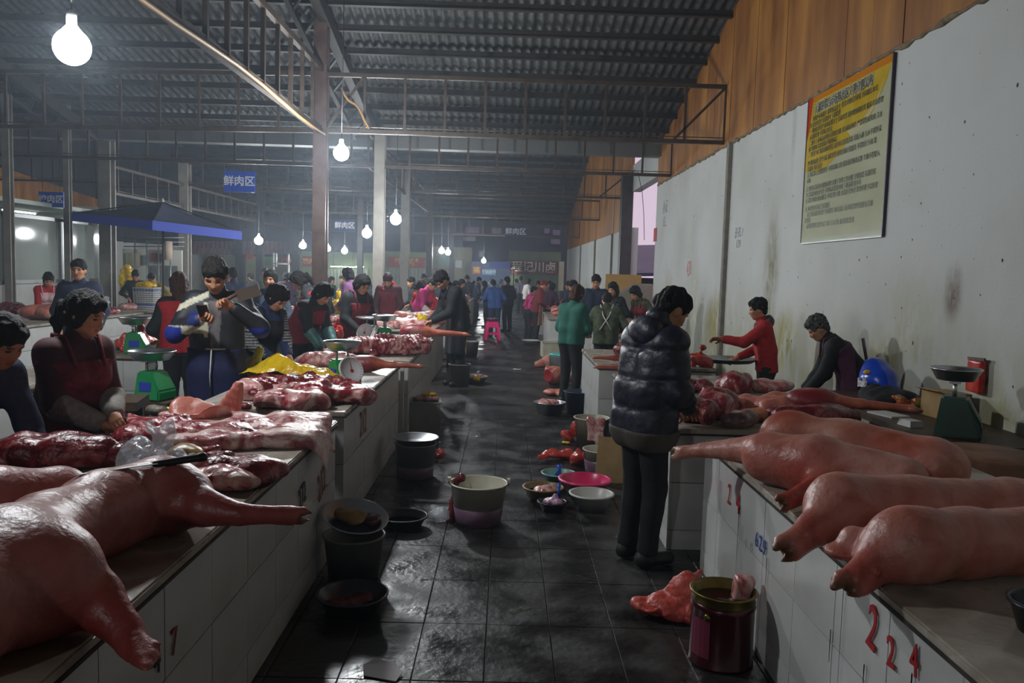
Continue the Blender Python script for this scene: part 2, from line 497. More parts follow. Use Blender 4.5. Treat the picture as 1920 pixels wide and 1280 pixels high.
# text helper: flat lettering on a surface
FACE = {'-x': Matrix(((0, 0, -1), (-1, 0, 0), (0, 1, 0))), '+x': Matrix(((0, 0, 1), (1, 0, 0), (0, 1, 0))),
        '-y': Matrix(((1, 0, 0), (0, 0, -1), (0, 1, 0)))}
def text(name, body, size, loc, face, m, parent=None, rot=0.0, sx=1.0, ext=0.0015, lh=1.0, align='CENTER', bold=0.0, vcen=True):
    c = bpy.data.curves.new(name, 'FONT'); c.body = body; c.size = size; c.extrude = ext; c.align_x = align
    c.align_y = 'CENTER' if vcen else 'TOP'; c.space_line = lh; c.resolution_u = 2; c.offset = bold
    c.materials.append(m)
    o = bpy.data.objects.new(name, c); link(o)
    M = FACE[face].to_4x4() @ Matrix.Rotation(rot, 4, 'Z') @ Matrix.Diagonal((sx, 1, 1, 1))
    o.matrix_world = Matrix.Translation(loc) @ M
    if parent is not None:
        o.parent = parent; 
        if parent.location.length > 0 or parent.rotation_euler.z:
            o.matrix_parent_inverse = (Matrix.Translation(parent.location) @ parent.rotation_euler.to_matrix().to_4x4()).inverted()
    return o
m_redpaint = mat('red_marker_paint', 'b01c26', rough=0.5)
m_bluepaint = mat('blue_marker_paint', '2450a0', rough=0.5)
m_faintred = mat('faded_red_paint', '8e4a44', rough=0.6)
m_blackpaint = mat('black_marker_paint', '3a3836', rough=0.6)
q = PX(1292, 505, XW); text('painted_number', '430', .40, (XW - .002, q.y, q.z), '-x', m_redpaint, wall_r, rot=.12, sx=.62)
q = PX(1247, 403, XW); text('stencilled_notice', '办证\n13..', .3, (XW - .002, q.y, q.z), '-x', mat('faded_grey_ink', '8d8d96', rough=.7), wall_r, sx=.9)
q = PX(1385, 447, XW); text('stencilled_notice', '开孔 ?\n139', .16, (XW - .002, q.y, q.z), '-x', MATS['faded_grey_ink'], wall_r)
q = PX(1229, 440, XW); MB().box((XW - .006, q.y, q.z), (.01, .35, .3)).build('red_paper', mat('red_paper', 'b5483e', rough=.7), wall_r)

# ---------------------------------------------------------------- left wall, and an unseen back wall added to block sky light
b = MB(); b.box((-6, -8.1, 3), (24, .2, 6)); struct(b.build('wall_back_blocker', m_white))
b = MB(); b.box((-14.6, 18, 1.2), (.2, 52, 2.4)); wl = struct(b.build('wall_left', m_white))
MB().box((-14.64, 18, 3.6), (.06, 52, 7.2)).build('outer_cladding', mat('dark_cladding', '2b3038', '353b44', rough=.7, scale=2), wl)
y = -7.0
while y < 44:
    b = MB(); za = roofA(y) if y < 18.4 else roofB(y); e = y + 1.22; zb = roofA(e) if e < 18.4 else roofB(e)
    if 22 < y < 28.6: za = 4.28 - .078 * (y - 23.5); zb = 4.28 - .078 * (e - 23.5)
    V = [(-14.5, y + .005, 2.38), (-14.5, e - .005, 2.38), (-14.5, e - .005, zb), (-14.5, y + .005, za)]
    V += [(-14.56, v[1], v[2]) for v in V]
    b.add(V, [(3, 2, 1, 0), (4, 5, 6, 7), (1, 5, 4, 0), (2, 6, 5, 1), (3, 7, 6, 2), (0, 4, 7, 3)]); b.build('panel', m_wood if 22 < y < 28.6 else mat('dark_cladding', '2b3038', '353b44', rough=.7, scale=2), wl); y = e

# ---------------------------------------------------------------- roof over the near hall: corrugated sheets on purlins
PITCH = 0.155; SW = PITCH * 5; ROWP = 0.78
def corr_mesh(name, w_, ly, slope, m, pitch=PITCH, amp=.024, per=6):
    n = int(round(w_ / pitch * per)); xs = np.linspace(0, w_, n + 1); zz = amp * np.abs(np.sin(np.pi * xs / pitch)) * 2 - amp
    V = []
    for yv, zo in ((0, 0), (ly, slope * ly)):
        V.append(np.stack([xs, np.full_like(xs, yv), zz + zo], 1))
    V = np.concatenate(V); i = np.arange(n)
    Q = np.stack([i, i + 1, i + 1 + n + 1, i + n + 1], 1)[:, ::-1]
    return rawmesh(name, V, Q, m)
bigA = []
for (xa, xb, ya, yb) in ((-16, 3.4, 6, 9.6), (-16, 3.4, -8, 6), (-16, -9.0 - .001, 9.6, 18.4)):
    s_ = -0.2 if ya >= 6 else 0.2
    me = corr_mesh('t', xb - xa, yb - ya, s_, m_sheet)
    V = np.empty(len(me.vertices) * 3, np.float32); me.vertices.foreach_get('co', V); V = V.reshape(-1, 3) + np.array([xa, ya, roofA(ya) + .02])
    Qn = np.empty(len(me.loops), np.int32); me.loops.foreach_get('vertex_index', Qn); bigA.append((V, Qn.reshape(-1, 4))); bpy.data.meshes.remove(me)
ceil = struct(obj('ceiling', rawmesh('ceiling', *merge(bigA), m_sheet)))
sme = corr_mesh('roof_sheet', SW + .03, ROWP + .06, -0.2, m_sheet)
rnd = random.Random(4)
nrow = 12; ncol = 16
for r in range(nrow):
    ya = 18.4 - ROWP * (r + 1)
    for c in range(ncol):
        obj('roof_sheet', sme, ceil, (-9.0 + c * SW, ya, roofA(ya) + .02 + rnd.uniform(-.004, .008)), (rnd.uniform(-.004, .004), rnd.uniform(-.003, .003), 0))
for k in range(16):
    Yp = 17.45 - ROWP * k
    z = roofA(Yp)
    b = MB(); b.box((-6.3, Yp, z - .075), (19.2, .06, .11)); b.box((-6.3, Yp - .045, z - .125), (19.2, .05, .012)); b.build('purlin', m_purlin, ceil)
for x_ in (-2.85, -9.0):
    b = MB(); b.bar((x_, 18.3, roofA(18.3) - .25), (x_, 6, roofA(6) - .25), .14, .22); b.build('rafter', m_purlin, ceil)
    b = MB(); b.bar((x_ - .35, 17.4, roofA(17.4) - .45), (x_ - .35, 6, roofA(6) - .45), .07, .07)
    for k in range(14):
        yk = 17.2 - k * .7; b.bar((x_ - .35, yk, roofA(yk) - .45), (x_ - .02, yk - .35, roofA(yk) - .2), .04, .04)
    b.build('rafter_bracing', m_purlin, ceil)

# far roof
bigB = []
for (ya, yb, s_) in ((18.5, 31.5, .2), (31.5, 46, -.2)):
    me = corr_mesh('t', 19.4, yb - ya, s_, m_sheet2, pitch=.31, amp=.03, per=4)
    V = np.empty(len(me.vertices) * 3, np.float32); me.vertices.foreach_get('co', V); V = V.reshape(-1, 3) + np.array([-16, ya, roofB(ya) + .02])
    Qn = np.empty(len(me.loops), np.int32); me.loops.foreach_get('vertex_index', Qn); bigB.append((V, Qn.reshape(-1, 4))); bpy.data.meshes.remove(me)
ceil2 = struct(obj('ceiling', rawmesh('ceiling_far', *merge(bigB), m_sheet2)))
for k in range(17):
    Yp = 45.4 - k * .85
    if Yp > 31.7: MB().box((-6.3, Yp, roofB(Yp) - .08), (19.2, .09, .14)).build('purlin', m_purlin, ceil2)
for k in range(10):
    Yp = 19.4 + k * 1.2; MB().box((-6.3, Yp, roofB(Yp) - .08), (19.2, .09, .14)).build('purlin', m_purlin, ceil2)
MB().box((-6.3, 18.42, 4.42), (19.3, .34, .26)).build('gutter', mat('gutter_steel', '6b6d6c', rough=.5, metal=.4), ceil2)

# ---------------------------------------------------------------- steel frame
def truss(A, B, zb, zt, n, m, sz=.055, diag=False, name='roof_truss'):
    A = Vector(A); B = Vector(B); t = struct(root(name, None, None, (A.x, A.y, zb)))
    P = lambda k, z: (A.lerp(B, k)[0] - A.x, A.lerp(B, k)[1] - A.y, z)
    h = zt - zb
    for z in (0, h):
        b = MB(); b.bar(P(0, z), P(1, z), sz, sz * 1.1)
        if z == 0: b.bar(P(0, z + .07), P(1, z + .07), sz * .5, .012)
        b.build('chord', m, t)
    for i in range(n + 1):
        MB().bar(P(i / n, 0), P(i / n, h), sz * .7, sz * .7, up=(1, 0, 0)).build('post', m, t)
    if diag:
        b = MB(); b.bar(P(0, 0), P(1 / n, h), sz * .7); b.bar(P(1, h), P(1 - 1.3 / n, 0), sz * .7); b.build('brace', m, t)
    return t
m_tr = mat('truss_paint', '3a2f28', '4c4036', rough=.45, metal=.3, scale=5)
truss((-2.85, 12.9), (3.28, 12.9), 3.76, 4.60, 10, m_tr, diag=True)
truss((-2.95, 12.95), (-12.5, 13.95), 3.76, 4.62, 15, m_tr)
truss((-14.4, 17.0), (3.28, 17.0), 3.73, 4.39, 30, m_tr)
truss((-14.4, 23.3), (3.28, 23.3), 3.82, 4.47, 30, m_tr, diag=True)
truss((-14.4, 30.0), (3.28, 30.0), 3.62, 4.30, 28, m_tr)
truss((-14.4, 38.0), (3.28, 38.0), 3.3, 4.1, 28, m_tr)
truss((-2.88, 12.85), (-2.88, -3.0), 3.73, 4.66, 26, m_tr, sz=.07)
truss((-2.88, 17.1), (-2.88, 29.9), 3.75, 4.4, 20, m_tr)
truss((-9.0, 18.6), (-9.0, 40), 3.2, 3.8, 30, m_tr)

def column(x, Y, s, top, m, name='column'):
    b = MB(); t = .18
    b.box((0, -s * .45, top / 2), (s, s * t, top)); b.box((0, s * .45, top / 2), (s, s * t, top)); b.box((0, 0, top / 2), (s * .3, s * .9, top))
    b.box((-s * .42, 0, top / 2), (s * .1, s * .9, top))
    b.box((0, 0, .01), (s * 1.6, s * 1.6, .02))
    return struct(b.build(name, m, None, (x, Y, 0)))
column(-2.9, 12.9, .20, 5.5, m_steel_brown)
column(-2.62, 17.0, .21, 4.42, m_steel_grey)
column(-2.86, 23.3, .24, 4.5, m_steel_grey)
column(-2.80, 30.0, .22, 4.4, m_steel)
column(-2.80, 42.0, .22, 4.6, m_steel)
column(-2.80, 50.0, .22, 4.6, m_steel)
column(-8.95, 18.7, .26, 4.4, m_steel_grey)
column(-9.0, 23.3, .26, 4.4, m_steel_grey)
column(-8.9, 30.0, .22, 4.4, m_steel)
column(-6.0, 34.0, .22, 4.4, m_steel)
column(3.16, 22.35, .30, 4.4, m_steel)
for (px, Y) in ((447, 38), (553, 36)):
    column(PY(px, 470, Y).x, Y, .24, 4.3, m_steel)
column(-9.08, 13.2, .10, 4.0, m_steel_grey); column(-9.06, 15.2, .13, 4.6, m_steel_grey); column(-9.04, 17.2, .12, 4.8, m_steel_grey)

# ---------------------------------------------------------------- glazed booth on the left
m_glass = mat('window_glass', 'dfe8e4', rough=.08, alpha=.22, spec=.6)
XB = -9.2
b = MB(); b.box((XB - .08, 14.3, .6), (.16, 10.2, 1.2)); wb = struct(b.build('wall_booth', m_ceramic))
MB().box((XB - 2.6, 14.3, 1.45), (.12, 10.2, 2.9)).build('inner_wall', mat('booth_inner_wall', 'cfd8d0', rough=.7), wb)
MB().box((XB - 1.35, 19.34, 1.45), (2.5, .1, 2.9)).build('end_wall', MATS['booth_inner_wall'], wb)
MB().box((XB - 1.35, 14.3, 2.75), (2.6, 10.2, .08)).build('booth_ceiling', MATS['booth_inner_wall'], wb)
ml = [9.3, 11.2, 13.2, 15.2, 17.2, 19.3]
for i in range(5):
    wn = struct(root('window_%d' % (i + 1), None, None, (XB, (ml[i] + ml[i + 1]) / 2, 1.2)))
    wd = ml[i + 1] - ml[i]
    b = MB()
    for z in (.03, 1.27): b.box((0, 0, z), (.1, wd, .07))
    for s_ in (-1, 1): b.box((0, s_ * (wd / 2 - .04), .65), (.1, .08, 1.3))
    b.build('window_frame', m_al, wn)
    MB().box((0, 0, .65), (.01, wd - .16, 1.18)).build('pane', m_glass, wn)
def tube_lamp(loc, L, label, axis='y', e=30.0, col_=(.9, 1, .95)):
    t = root('tube_lamp', label, 'lamp', loc, 0 if axis == 'y' else -math.pi / 2)
    if 'tube_glow_%g' % e not in MATS: emat('tube_glow_%g' % e, col_, e)
    MB().box((0, 0, .035), (.07, L + .06, .04)).build('housing', mat('lamp_housing', 'd8d8d4', rough=.4), t)
    MB().tube([(0, -L / 2, 0), (0, L / 2, 0)], .015, 8).build('tube', MATS['tube_glow_%g' % e], t)
    if loc[1] > 30 and axis == 'x':
        for q_ in (-.4, .4): MB().tube([(0, q_ * L, .05), (0, q_ * L, roofB(loc[1]) - loc[2])], .006, 5).build('hanger', mat('black_cord', '151515', rough=.6), t)
    return t
tube_lamp((XB - 1.3, 13.2, 2.66), 1.2, 'white tube lamp under the ceiling of the glazed booth, left part', e=14)
tube_lamp((XB - 1.3, 18.0, 2.66), 1.2, 'white tube lamp under the ceiling of the glazed booth beside the end wall', e=14)

# ---------------------------------------------------------------- world beyond the doorway in the right wall
b = MB()
b.add([(3.7, 24.5, 1.75), (9, 24.5, 1.95), (9, 31, 3.0), (3.7, 31, 2.75), (3.7, 24.5, 1.65), (9, 24.5, 1.85), (9, 31, 2.9), (3.7, 31, 2.65)],
      [(0, 1, 2, 3), (7, 6, 5, 4), (0, 4, 5, 1), (1, 5, 6, 2), (2, 6, 7, 3), (3, 7, 4, 0)])
sh = root('shed', 'dark shed with a purple tarpaulin roof outside the doorway in the wall', 'shed', (5, 28, 0))
o = b.build('shed_roof', mat('purple_tarpaulin', '443a66', '2c2745', rough=.5, scale=1.5, bump=.3), sh); o.location = (-5, -28, 0)
b = MB(); b.box((1.8, 0, .8), (5, 6, 1.6)); b.build('shed_wall', mat('dark_shed_wall', '231f2a', rough=.8), sh)
# ================================================================== PEOPLE
m_skin = mat('skin', 'ffffff', 'e6dcd6', rough=0.5, attr=True, scale=20, spec=.35)
def cloth(name, c1, c2=None, rough=.8, scale=40, bump=.25, **k):
    return mat(name, c1, c2 or c1, rough=rough, scale=scale, bump=bump, bscale=9, **k)
m_hair = mat('black_hair', '0c0b0a', '1c1816', rough=.62, scale=60, bump=.8, bscale=90, spec=.25)
m_hairg = mat('greying_hair', '232220', '6b6a68', rough=.65, scale=40, bump=.8, bscale=80, spec=.25)
m_hairb = mat('brown_hair', '2f1a12', '51301f', rough=.6, scale=40, bump=.8, bscale=80, spec=.25)
m_shoe = mat('dark_shoe', '1a1817', rough=.5)
SKIN = np.array(lin((196, 146, 112))[:3]); SKIN_D = np.array(lin((168, 116, 86))[:3])

def rx(p, a):                     # lean forward (towards +y) about the hip axis
    c, s = math.cos(a), math.sin(a); x, y, z = p
    return np.array((x, y * c + z * s, -y * s + z * c))
def ik(S, T, l1, l2, pole):
    S = np.array(S, float); T = np.array(T, float); d = T - S; L = np.linalg.norm(d)
    if L > (l1 + l2) * .985: T = S + d / L * (l1 + l2) * .985; d = T - S; L = np.linalg.norm(d)
    if L < abs(l1 - l2) + .05: L = abs(l1 - l2) + .05
    u = d / max(np.linalg.norm(d), 1e-6)
    a = (l1 * l1 - l2 * l2 + L * L) / (2 * L); h = math.sqrt(max(l1 * l1 - a * a, 0))
    p = np.array(pole, float); p = p - u * p.dot(u); p /= max(np.linalg.norm(p), 1e-6)
    return S + u * a + p * h, T

def head_sdf(h, hair_only=False):
    s = SDF(h, .02)
    s.ell((0, -.012, .035), (.074, .094, .092), k=.03)
    s.ell((0, .022, -.035), (.060, .070, .075), k=.05)
    s.ell((0, .052, -.082), (.030, .028, .026), k=.04)
    s.ell((0, .07, -.045), (.033, .018, .024), k=.02)
    for e in (-1, 1):
        s.ell((e * .037, .058, -.018), (.022, .022, .02), k=.025)
        s.ell((e * .032, .069, .026), (.026, .014, .010), k=.015)
        s.ell((e * .074, -.005, -.005), (.012, .024, .032), k=.008)
        s.ell((e * .030, .082, .008), (.017, .014, .010), k=.012, op=-1)
        s.ell((e * .030, .068, .006), (.014, .012, .011), k=.004)
    s.cap((0, .078, .012), (0, .099, -.022), .009, .013, k=.012)
    s.ell((0, .092, -.026), (.019, .010, .009), k=.010)
    s.ell((0, .082, -.052), (.022, .010, .006), k=.005)
    s.ell((0, .080, -.062), (.019, .010, .0065), k=.005)
    s.cap((0, -.01, -.05), (0, -.02, -.16), .050, .054, k=.03)
    return s
def head_cols(V, tone):
    c = np.tile(tone, (len(V), 1)); x, y, z = V[:, 0], V[:, 1], V[:, 2]
    lip = (np.abs(x) < .022) & (y > .066) & (z < -.047) & (z > -.067); c[lip] = tone * np.array((.85, .45, .45))
    for e in (-1, 1):
        ey = ((x - e * .03) / .014) ** 2 + ((z - .006) / .0065) ** 2 < 1; c[ey & (y > .05)] = (.03, .02, .018)
        br = (np.abs(x - e * .032) < .019) & (np.abs(z - .029) < .0055) & (y > .05); c[br] = (.035, .025, .02)
    ck = (np.abs(np.abs(x) - .04) < .02) & (z < 0) & (z > -.04) & (y > .04); c[ck] *= np.array((1.0, .86, .84))
    return c
HEADC = {}
def head_data(h):
    k = round(h, 4)
    if k not in HEADC: HEADC[k] = head_sdf(h).run()
    return HEADC[k]
def hair_data(style, h):
    k = ('h', style, round(h, 4))
    if k in HEADC: return HEADC[k]
    s = SDF(h, .02)
    s.ell((0, -.018, .044), (.089, .110, .104), k=.03)
    if style in ('short', 'crop', 'curly'):
        s.ell((0, -.055, -.02), (.068, .052, .062), k=.03)
    if style in ('bob', 'pony', 'bun', 'long'):
        s.ell((0, -.05, -.03), (.078, .062, .08), k=.03)
        for e in (-1, 1): s.ell((e * .068, .0, -.01), (.02, .045, .07), k=.03)
    if style == 'bob':
        s.ell((0, -.045, -.07), (.082, .06, .06), k=.03)
    if style == 'pony':
        s.chain([(0, -.10, .03), (0, -.135, .0), (0, -.14, -.09), (0, -.12, -.16)], [.028, .036, .034, .014], k=.02)
    if style == 'bun': s.ell((0, -.118, .035), (.045, .04, .042), k=.015)
    if style == 'long':
        s.ell((0, -.055, -.12), (.085, .05, .11), k=.04); s.ell((0.0, -.05, -.2), (.07, .04, .07), k=.03)
    if style != 'cap':
        for i in range(7): s.ell((-.06 + .02 * i, .055 - .006 * abs(i - 3), .093 - .004 * abs(i - 3)), (.016, .03, .022), k=.02)
    s.ell((0, .105, -.035), (.062, .07, .092), k=.012, op=-1)
    if style in ('short', 'crop', 'curly', 'cap'):
        for e in (-1, 1): s.ell((e * .085, .015, -.045), (.025, .05, .055), k=.01, op=-1)
    amp = {'curly': .013, 'crop': .005}.get(style, .009)
    s.noise(amp, 95 if style == 'curly' else 75, 7); s.ridged(amp * .8, 48, 3)
    HEADC[k] = s.run(); return HEADC[k]
def hand_data(h, curl, side, fingers=True):
    k = ('f', round(h, 4), round(curl, 2), side)
    if k in HEADC: return HEADC[k]
    # frame: +y along the hand, -z palm side, thumb at side*x
    s = SDF(h, .008)
    s.cap((0, -.03, 0), (0, .015, 0), .026, .027, k=.015)
    for i, (fx, L) in enumerate(((.027, .068), (.009, .078), (-.010, .073), (-.027, .056))):
        fx *= side
        s.cap((fx * .6, .0, 0), (fx, .078 - abs(fx) * .25, 0), .017, .0115, k=.012)
        p = np.array((fx, .08 - abs(fx) * .25, 0)); a = curl * .55; r = .0098
        for j, fr in enumerate((.45, .32, .23)):
            q = p + L * fr * np.array((fx * .15 / .027 * .3, math.cos(a), -math.sin(a)))
            s.cap(p, q, r, r - .001, k=.002); p = q; a += curl * (.9 if j == 0 else .7); r -= .0009
    p = np.array((side * .024, .012, -.004)); q = p + np.array((side * .022, .028, -.014)); s.cap(p, q, .015, .0115, k=.012)
    q2 = q + np.array((side * .006 * (1 - curl), .026, -.012 - .008 * curl)); s.cap(q, q2, .011, .0095, k=.004)
    HEADC[k] = s.run(); return HEADC[k]

def rotm(ax, a): return np.array(Matrix.Rotation(a, 3, ax))
PEOPLE = []
def person(label, px, py, Y, face=0, lean=15, pitch=15, yaw=0, hands=None, top=None, legs=None, hair='short', hairm=None, vest=None,
           apron=None, bulk=.0, female=False, sleeves=None, lod=1, group=None, curl=.6, tone=None, seated=False, hem=.80, puffer=False,
           legs_on=True, topcol=None, hood=False, collar=True, thick=1.0, sideturn=0.0, handm=None, elbow=None, bib=True, under=None, hoodm=None, smin=.80, smax=1.16):
    """the top of the head lands where the photograph shows it, seen at depth Y"""
    hB = (.017, .024, .032)[lod]; hH = (.0065, .010, .016)[lod]; hF = (.005, .008, .013)[lod]
    la = math.radians(lean); rnd = random.Random(label)
    hip = np.array((0, 0, .90))
    def up(p, f=1.0): return hip + rx(np.array(p) - hip, la * f)
    wd = .93 if female else 1.0
    ch = up((0, .0, 1.22), .85); nk = up((0, -.015, 1.385)); 
    SL, SR = up((-.155 * wd, -.012, 1.33)), up((.155 * wd, -.012, 1.33))
    hd_a = la * .75 + math.radians(pitch)
    hb = up((0, .0, 1.43))
    HR = rotm('Z', math.radians(yaw)) @ rotm('X', -hd_a)
    hc = hb + HR @ np.array((0, .012, .115))
    ztop = (hc + HR @ np.array((0, -.01, .128)))[2]
    tgt = PY(px, py, Y)
    s = min(max(tgt.z / ztop, smin), smax)
    th = math.radians(face); cf, sf = math.cos(th), math.sin(th)
    ox, oy = hc[0] * s, hc[1] * s
    base = (tgt.x - (ox * cf - oy * sf), Y - (ox * sf + oy * cf), 0.0)
    drop = tgt.z - ztop * s
    if seated: base = (base[0], base[1], drop)
    t = root('person', label, 'person', base, th, group); t.scale = (s, s, s)
    hands = hands or [(-.16, .22, .98), (.16, .22, .98)]
    arms = []
    for sd, S, T in ((-1, SL, hands[0]), (1, SR, hands[1])):
        pole = elbow or (sd * .55, -.35, -.8)
        if elbow: pole = (sd * elbow[0], elbow[1], elbow[2])
        E, Wr = ik(S, T, .285, .245, pole); arms.append((sd, S, E, Wr))
    # ---- body: one skin surface
    B = SDF(hB, .05)
    for e in (-1, 1):
        B.cap((e * .06, 0, .88), up((e * .075, 0, 1.25), .9), .075, .075); B.cap(up((e * .05, -.01, 1.27), .95), (SL, SR)[e > 0], .05, .045)
        B.cap((e * .085, 0, .86), (e * .09, .02, .47), .075, .052); B.cap((e * .09, .02, .47), (e * .09, -.015, .08), .048, .035)
        B.cap((e * .09, -.015, .05), (e * .095, .10, .035), .035, .028)
    B.cap(up((0, -.012, 1.30), .95), hb, .055, .05)
    for sd, S, E, Wr in arms:
        B.cap(S, E, .042, .036); B.cap(E, Wr, .036, .025)
    parts = [B.run()]
    tone = SKIN if tone is None else tone
    cols = [np.tile(tone, (len(parts[0][0]), 1))]
    V, Q = head_data(hH); parts.append(((V @ HR.T + hc).astype(np.float32), Q)); cols.append(head_cols(V, tone))
    for sd, S, E, Wr in arms:
        V, Q = hand_data(hF, curl, -sd)
        d = Wr - E; d /= np.linalg.norm(d)
        d = d + np.array((0, .25, -.1)); d /= np.linalg.norm(d)
        n = np.array((-sd * .55, -.1, .8)); n = n - d * n.dot(d); n /= np.linalg.norm(n)
        x = np.cross(d, n); M = np.stack([x, d, n], 1)
        parts.append(((V @ M.T + Wr + d * .02).astype(np.float32), Q)); cols.append(np.tile(tone * np.array((1, .88, .86)), (len(V), 1)))
    bv, bq = merge(parts)
    obj('body', rawmesh('body', bv, bq, m_skin, np.concatenate(cols)), t)
    # ---- hair
    V, Q = hair_data(hair, hH)
    obj('hair' if hair != 'cap' else 'cap', rawmesh('hair', V @ HR.T + hc, Q, hairm or m_hair), t)
    # ---- clothes
    top = top or cloth('dark_jacket', '1b1b20', '24242a')
    bb = bulk
    def torso(s, g=0.0, sl=True, fore=True):
        for e in (-1, 1):
            s.cap((e * .072, 0, .82), up((e * .070, .0, 1.05), .5), .104 + bb + g, .096 + bb + g); s.cap(up((e * .070, 0, 1.05), .5), up((e * .080, 0, 1.25), .92), .096 + bb + g, .098 + bb * .9 + g)
            if female and not puffer: s.ell(up((e * .07, .085 + bb * .6, 1.2), .9), np.array((.07, .055, .065)) + g)
        s.cap(SL, SR, .066 + bb * .5 + g, k=.06)
        if sl:
            for sd, S, E, Wr in arms:
                s.cap(S, E, .062 + bb * .55 + g, .053 + bb * .5 + g, k=.05)
                if fore: s.cap(E, E + (Wr - E) * .93, .053 + bb * .5 + g, .042 + bb * .35 + g, k=.03)
        return s
    J = SDF(hB * .9 if lod else .013, .03); torso(J)
    if collar: J.cap(up((0, -.02, 1.36)), hb + (hb - nk) * .05, .072, .066, k=.03)
    if puffer: J.cap(up((0, -.02, 1.38)), up((0, -.02, 1.455)), .088, .082, k=.03)
    J.cut((0, 0, hem), (0, 0, -1))
    if puffer:
        J.disp.append((.012, lambda X, Y_, Z: np.abs(np.cos(np.pi * (Z - .78 - .25 * Y_ * math.sin(la)) / .17)) ** 14 - .2 + 0 * X))
        J.noise(.007, 26, 3); J.ridged(.004, 30, 5)
    else: J.noise(.006, 24, rnd.randint(0, 99)); J.ridged(.005, 17, rnd.randint(0, 99))
    jk = obj('jacket' if not female or puffer else 'top', J.mesh('jacket', top, topcol), t)
    if hood:
        g_ = 1.12 if puffer else .95
        Hd = SDF(hB * .8 if lod else .011, .03); Hd.ell(up((0, -.098 * g_, 1.375)), np.array((.128, .060, .082)) * g_); Hd.cap(up((-.07, -.085, 1.42)), up((.07, -.085, 1.42)), .04)
        for e in (-1, 1): Hd.cap(up((e * .09, -.08, 1.38)), up((e * .085, .05, 1.36)), .045, .035)
        Hd.noise(.008, 30, 4); Hd.ridged(.012, 20, 3); obj('hood', Hd.mesh('hood', hoodm or top), jk)
    if under:
        U = SDF(.014, .03); torso(U, .012, False); U.cut((0, 0, under[1]), (0, 0, -1)); U.cut((0, 0, under[2]), (0, 0, 1)); U.noise(.006, 20, 2); obj('coat_hem', U.mesh('coat_hem', under[0]), t)
    lg = legs or cloth('dark_trousers', '0f0f12', '17171b')
    if legs_on:
        T_ = SDF(hB, .04)
        for e in (-1, 1):
            T_.cap((e * .075, 0, .86), (e * .075, 0, .93), .108, .100); T_.cap((e * .085, 0, .84), (e * .095, .025, .47), .100, .070); T_.cap((e * .095, .025, .47), (e * .095, -.015, .10), .070, .060, k=.03)
        T_.noise(.006, 22, 5); T_.cut((0, 0, .07), (0, 0, -1))
        obj('trousers', T_.mesh('trousers', lg), t)
        for e in (-1, 1):
            Sh = SDF(.016 if lod < 2 else .024, .03); Sh.cap((e * .095, -.05, .05), (e * .1, .14, .04), .045, .042).cap((e * .095, -.02, .06), (e * .095, -.02, .11), .05, .048); Sh.cut((0, 0, 0.004), (0, 0, -1))
            obj('shoe', Sh.mesh('shoe', m_shoe), t)
    if vest:
        Vs = SDF(hB * .9 if lod else .013, .03); torso(Vs, .016, False); Vs.cut((0, 0, .84), (0, 0, -1)); Vs.cut(up((0, 0, 1.335)), up((0, -.1, 1.4)) - up((0, 0, 1.335)) + np.array((0, .12, 0)))
        obj('vest', Vs.mesh('vest', vest), t)
    if apron:
        A = SDF(hB * .8 if lod else .013, .03); torso(A, .013, False)
        for e in (-1, 1): A.cap((e * .07, .02, .46), (e * .072, .01, .82), .108 + bb, .113 + bb)
        A.cut((0, 0, .46), (0, 0, -1)); A.cut((0, .03, 1.0), (0, -1, .25 * math.sin(la)))
        zt_ = 1.30 if bib else 1.0; A.cut(up((0, 0, zt_)), up((0, 0, zt_ + .1)) - up((0, 0, zt_)))
        ap_ = obj('apron', A.mesh('apron', apron), t)
        sb = MB()
        for e in ((-1, 1) if bib else ()): sb.tube([up((e * .085, .115 + bb, 1.27)), up((e * .10, .04, 1.40 + bb)), up((e * .10, -.07, 1.395 + bb)), up((e * .05, -.115 - bb, 1.22)), up((-e * .09, -.118 - bb, 1.0), .6)], .011, 5)
        if not bib: sb.tube([up((.15 * math.cos(a), (.112 + bb) * math.sin(a), 1.0), .5) for a in np.linspace(0, 6.28, 17)[:-1]], .008, 5, closed=True); sb.tube([up((.02, .13 + bb, 1.0), .5), (.03, .145 + bb, .8), (.025, .14 + bb, .68)], .005, 5)
        sb.build('apron_strap', apron if bib else c_white, ap_)
    if sleeves:
        for sd, S, E, Wr in arms:
            C = SDF(hB * .9, .02); C.cap(E + (Wr - E) * .12, E + (Wr - E) * .94, .064 + bb * .5, .05 + bb * .3); C.noise(.005, 40, 3)
            obj('sleeve_cover', C.mesh('sleeve_cover', sleeves), t)
    PEOPLE.append(t)
    t_info = dict(base=base, th=th, s=s, arms=arms, up=up, hc=hc, HR=HR)
    return t, t_info
def toW(info, p):
    s = info['s']; c, q = math.cos(info['th']), math.sin(info['th']); x, y, z = [v * s for v in p]
    return Vector((info['base'][0] + x * c - y * q, info['base'][1] + x * q + y * c, info['base'][2] + z))

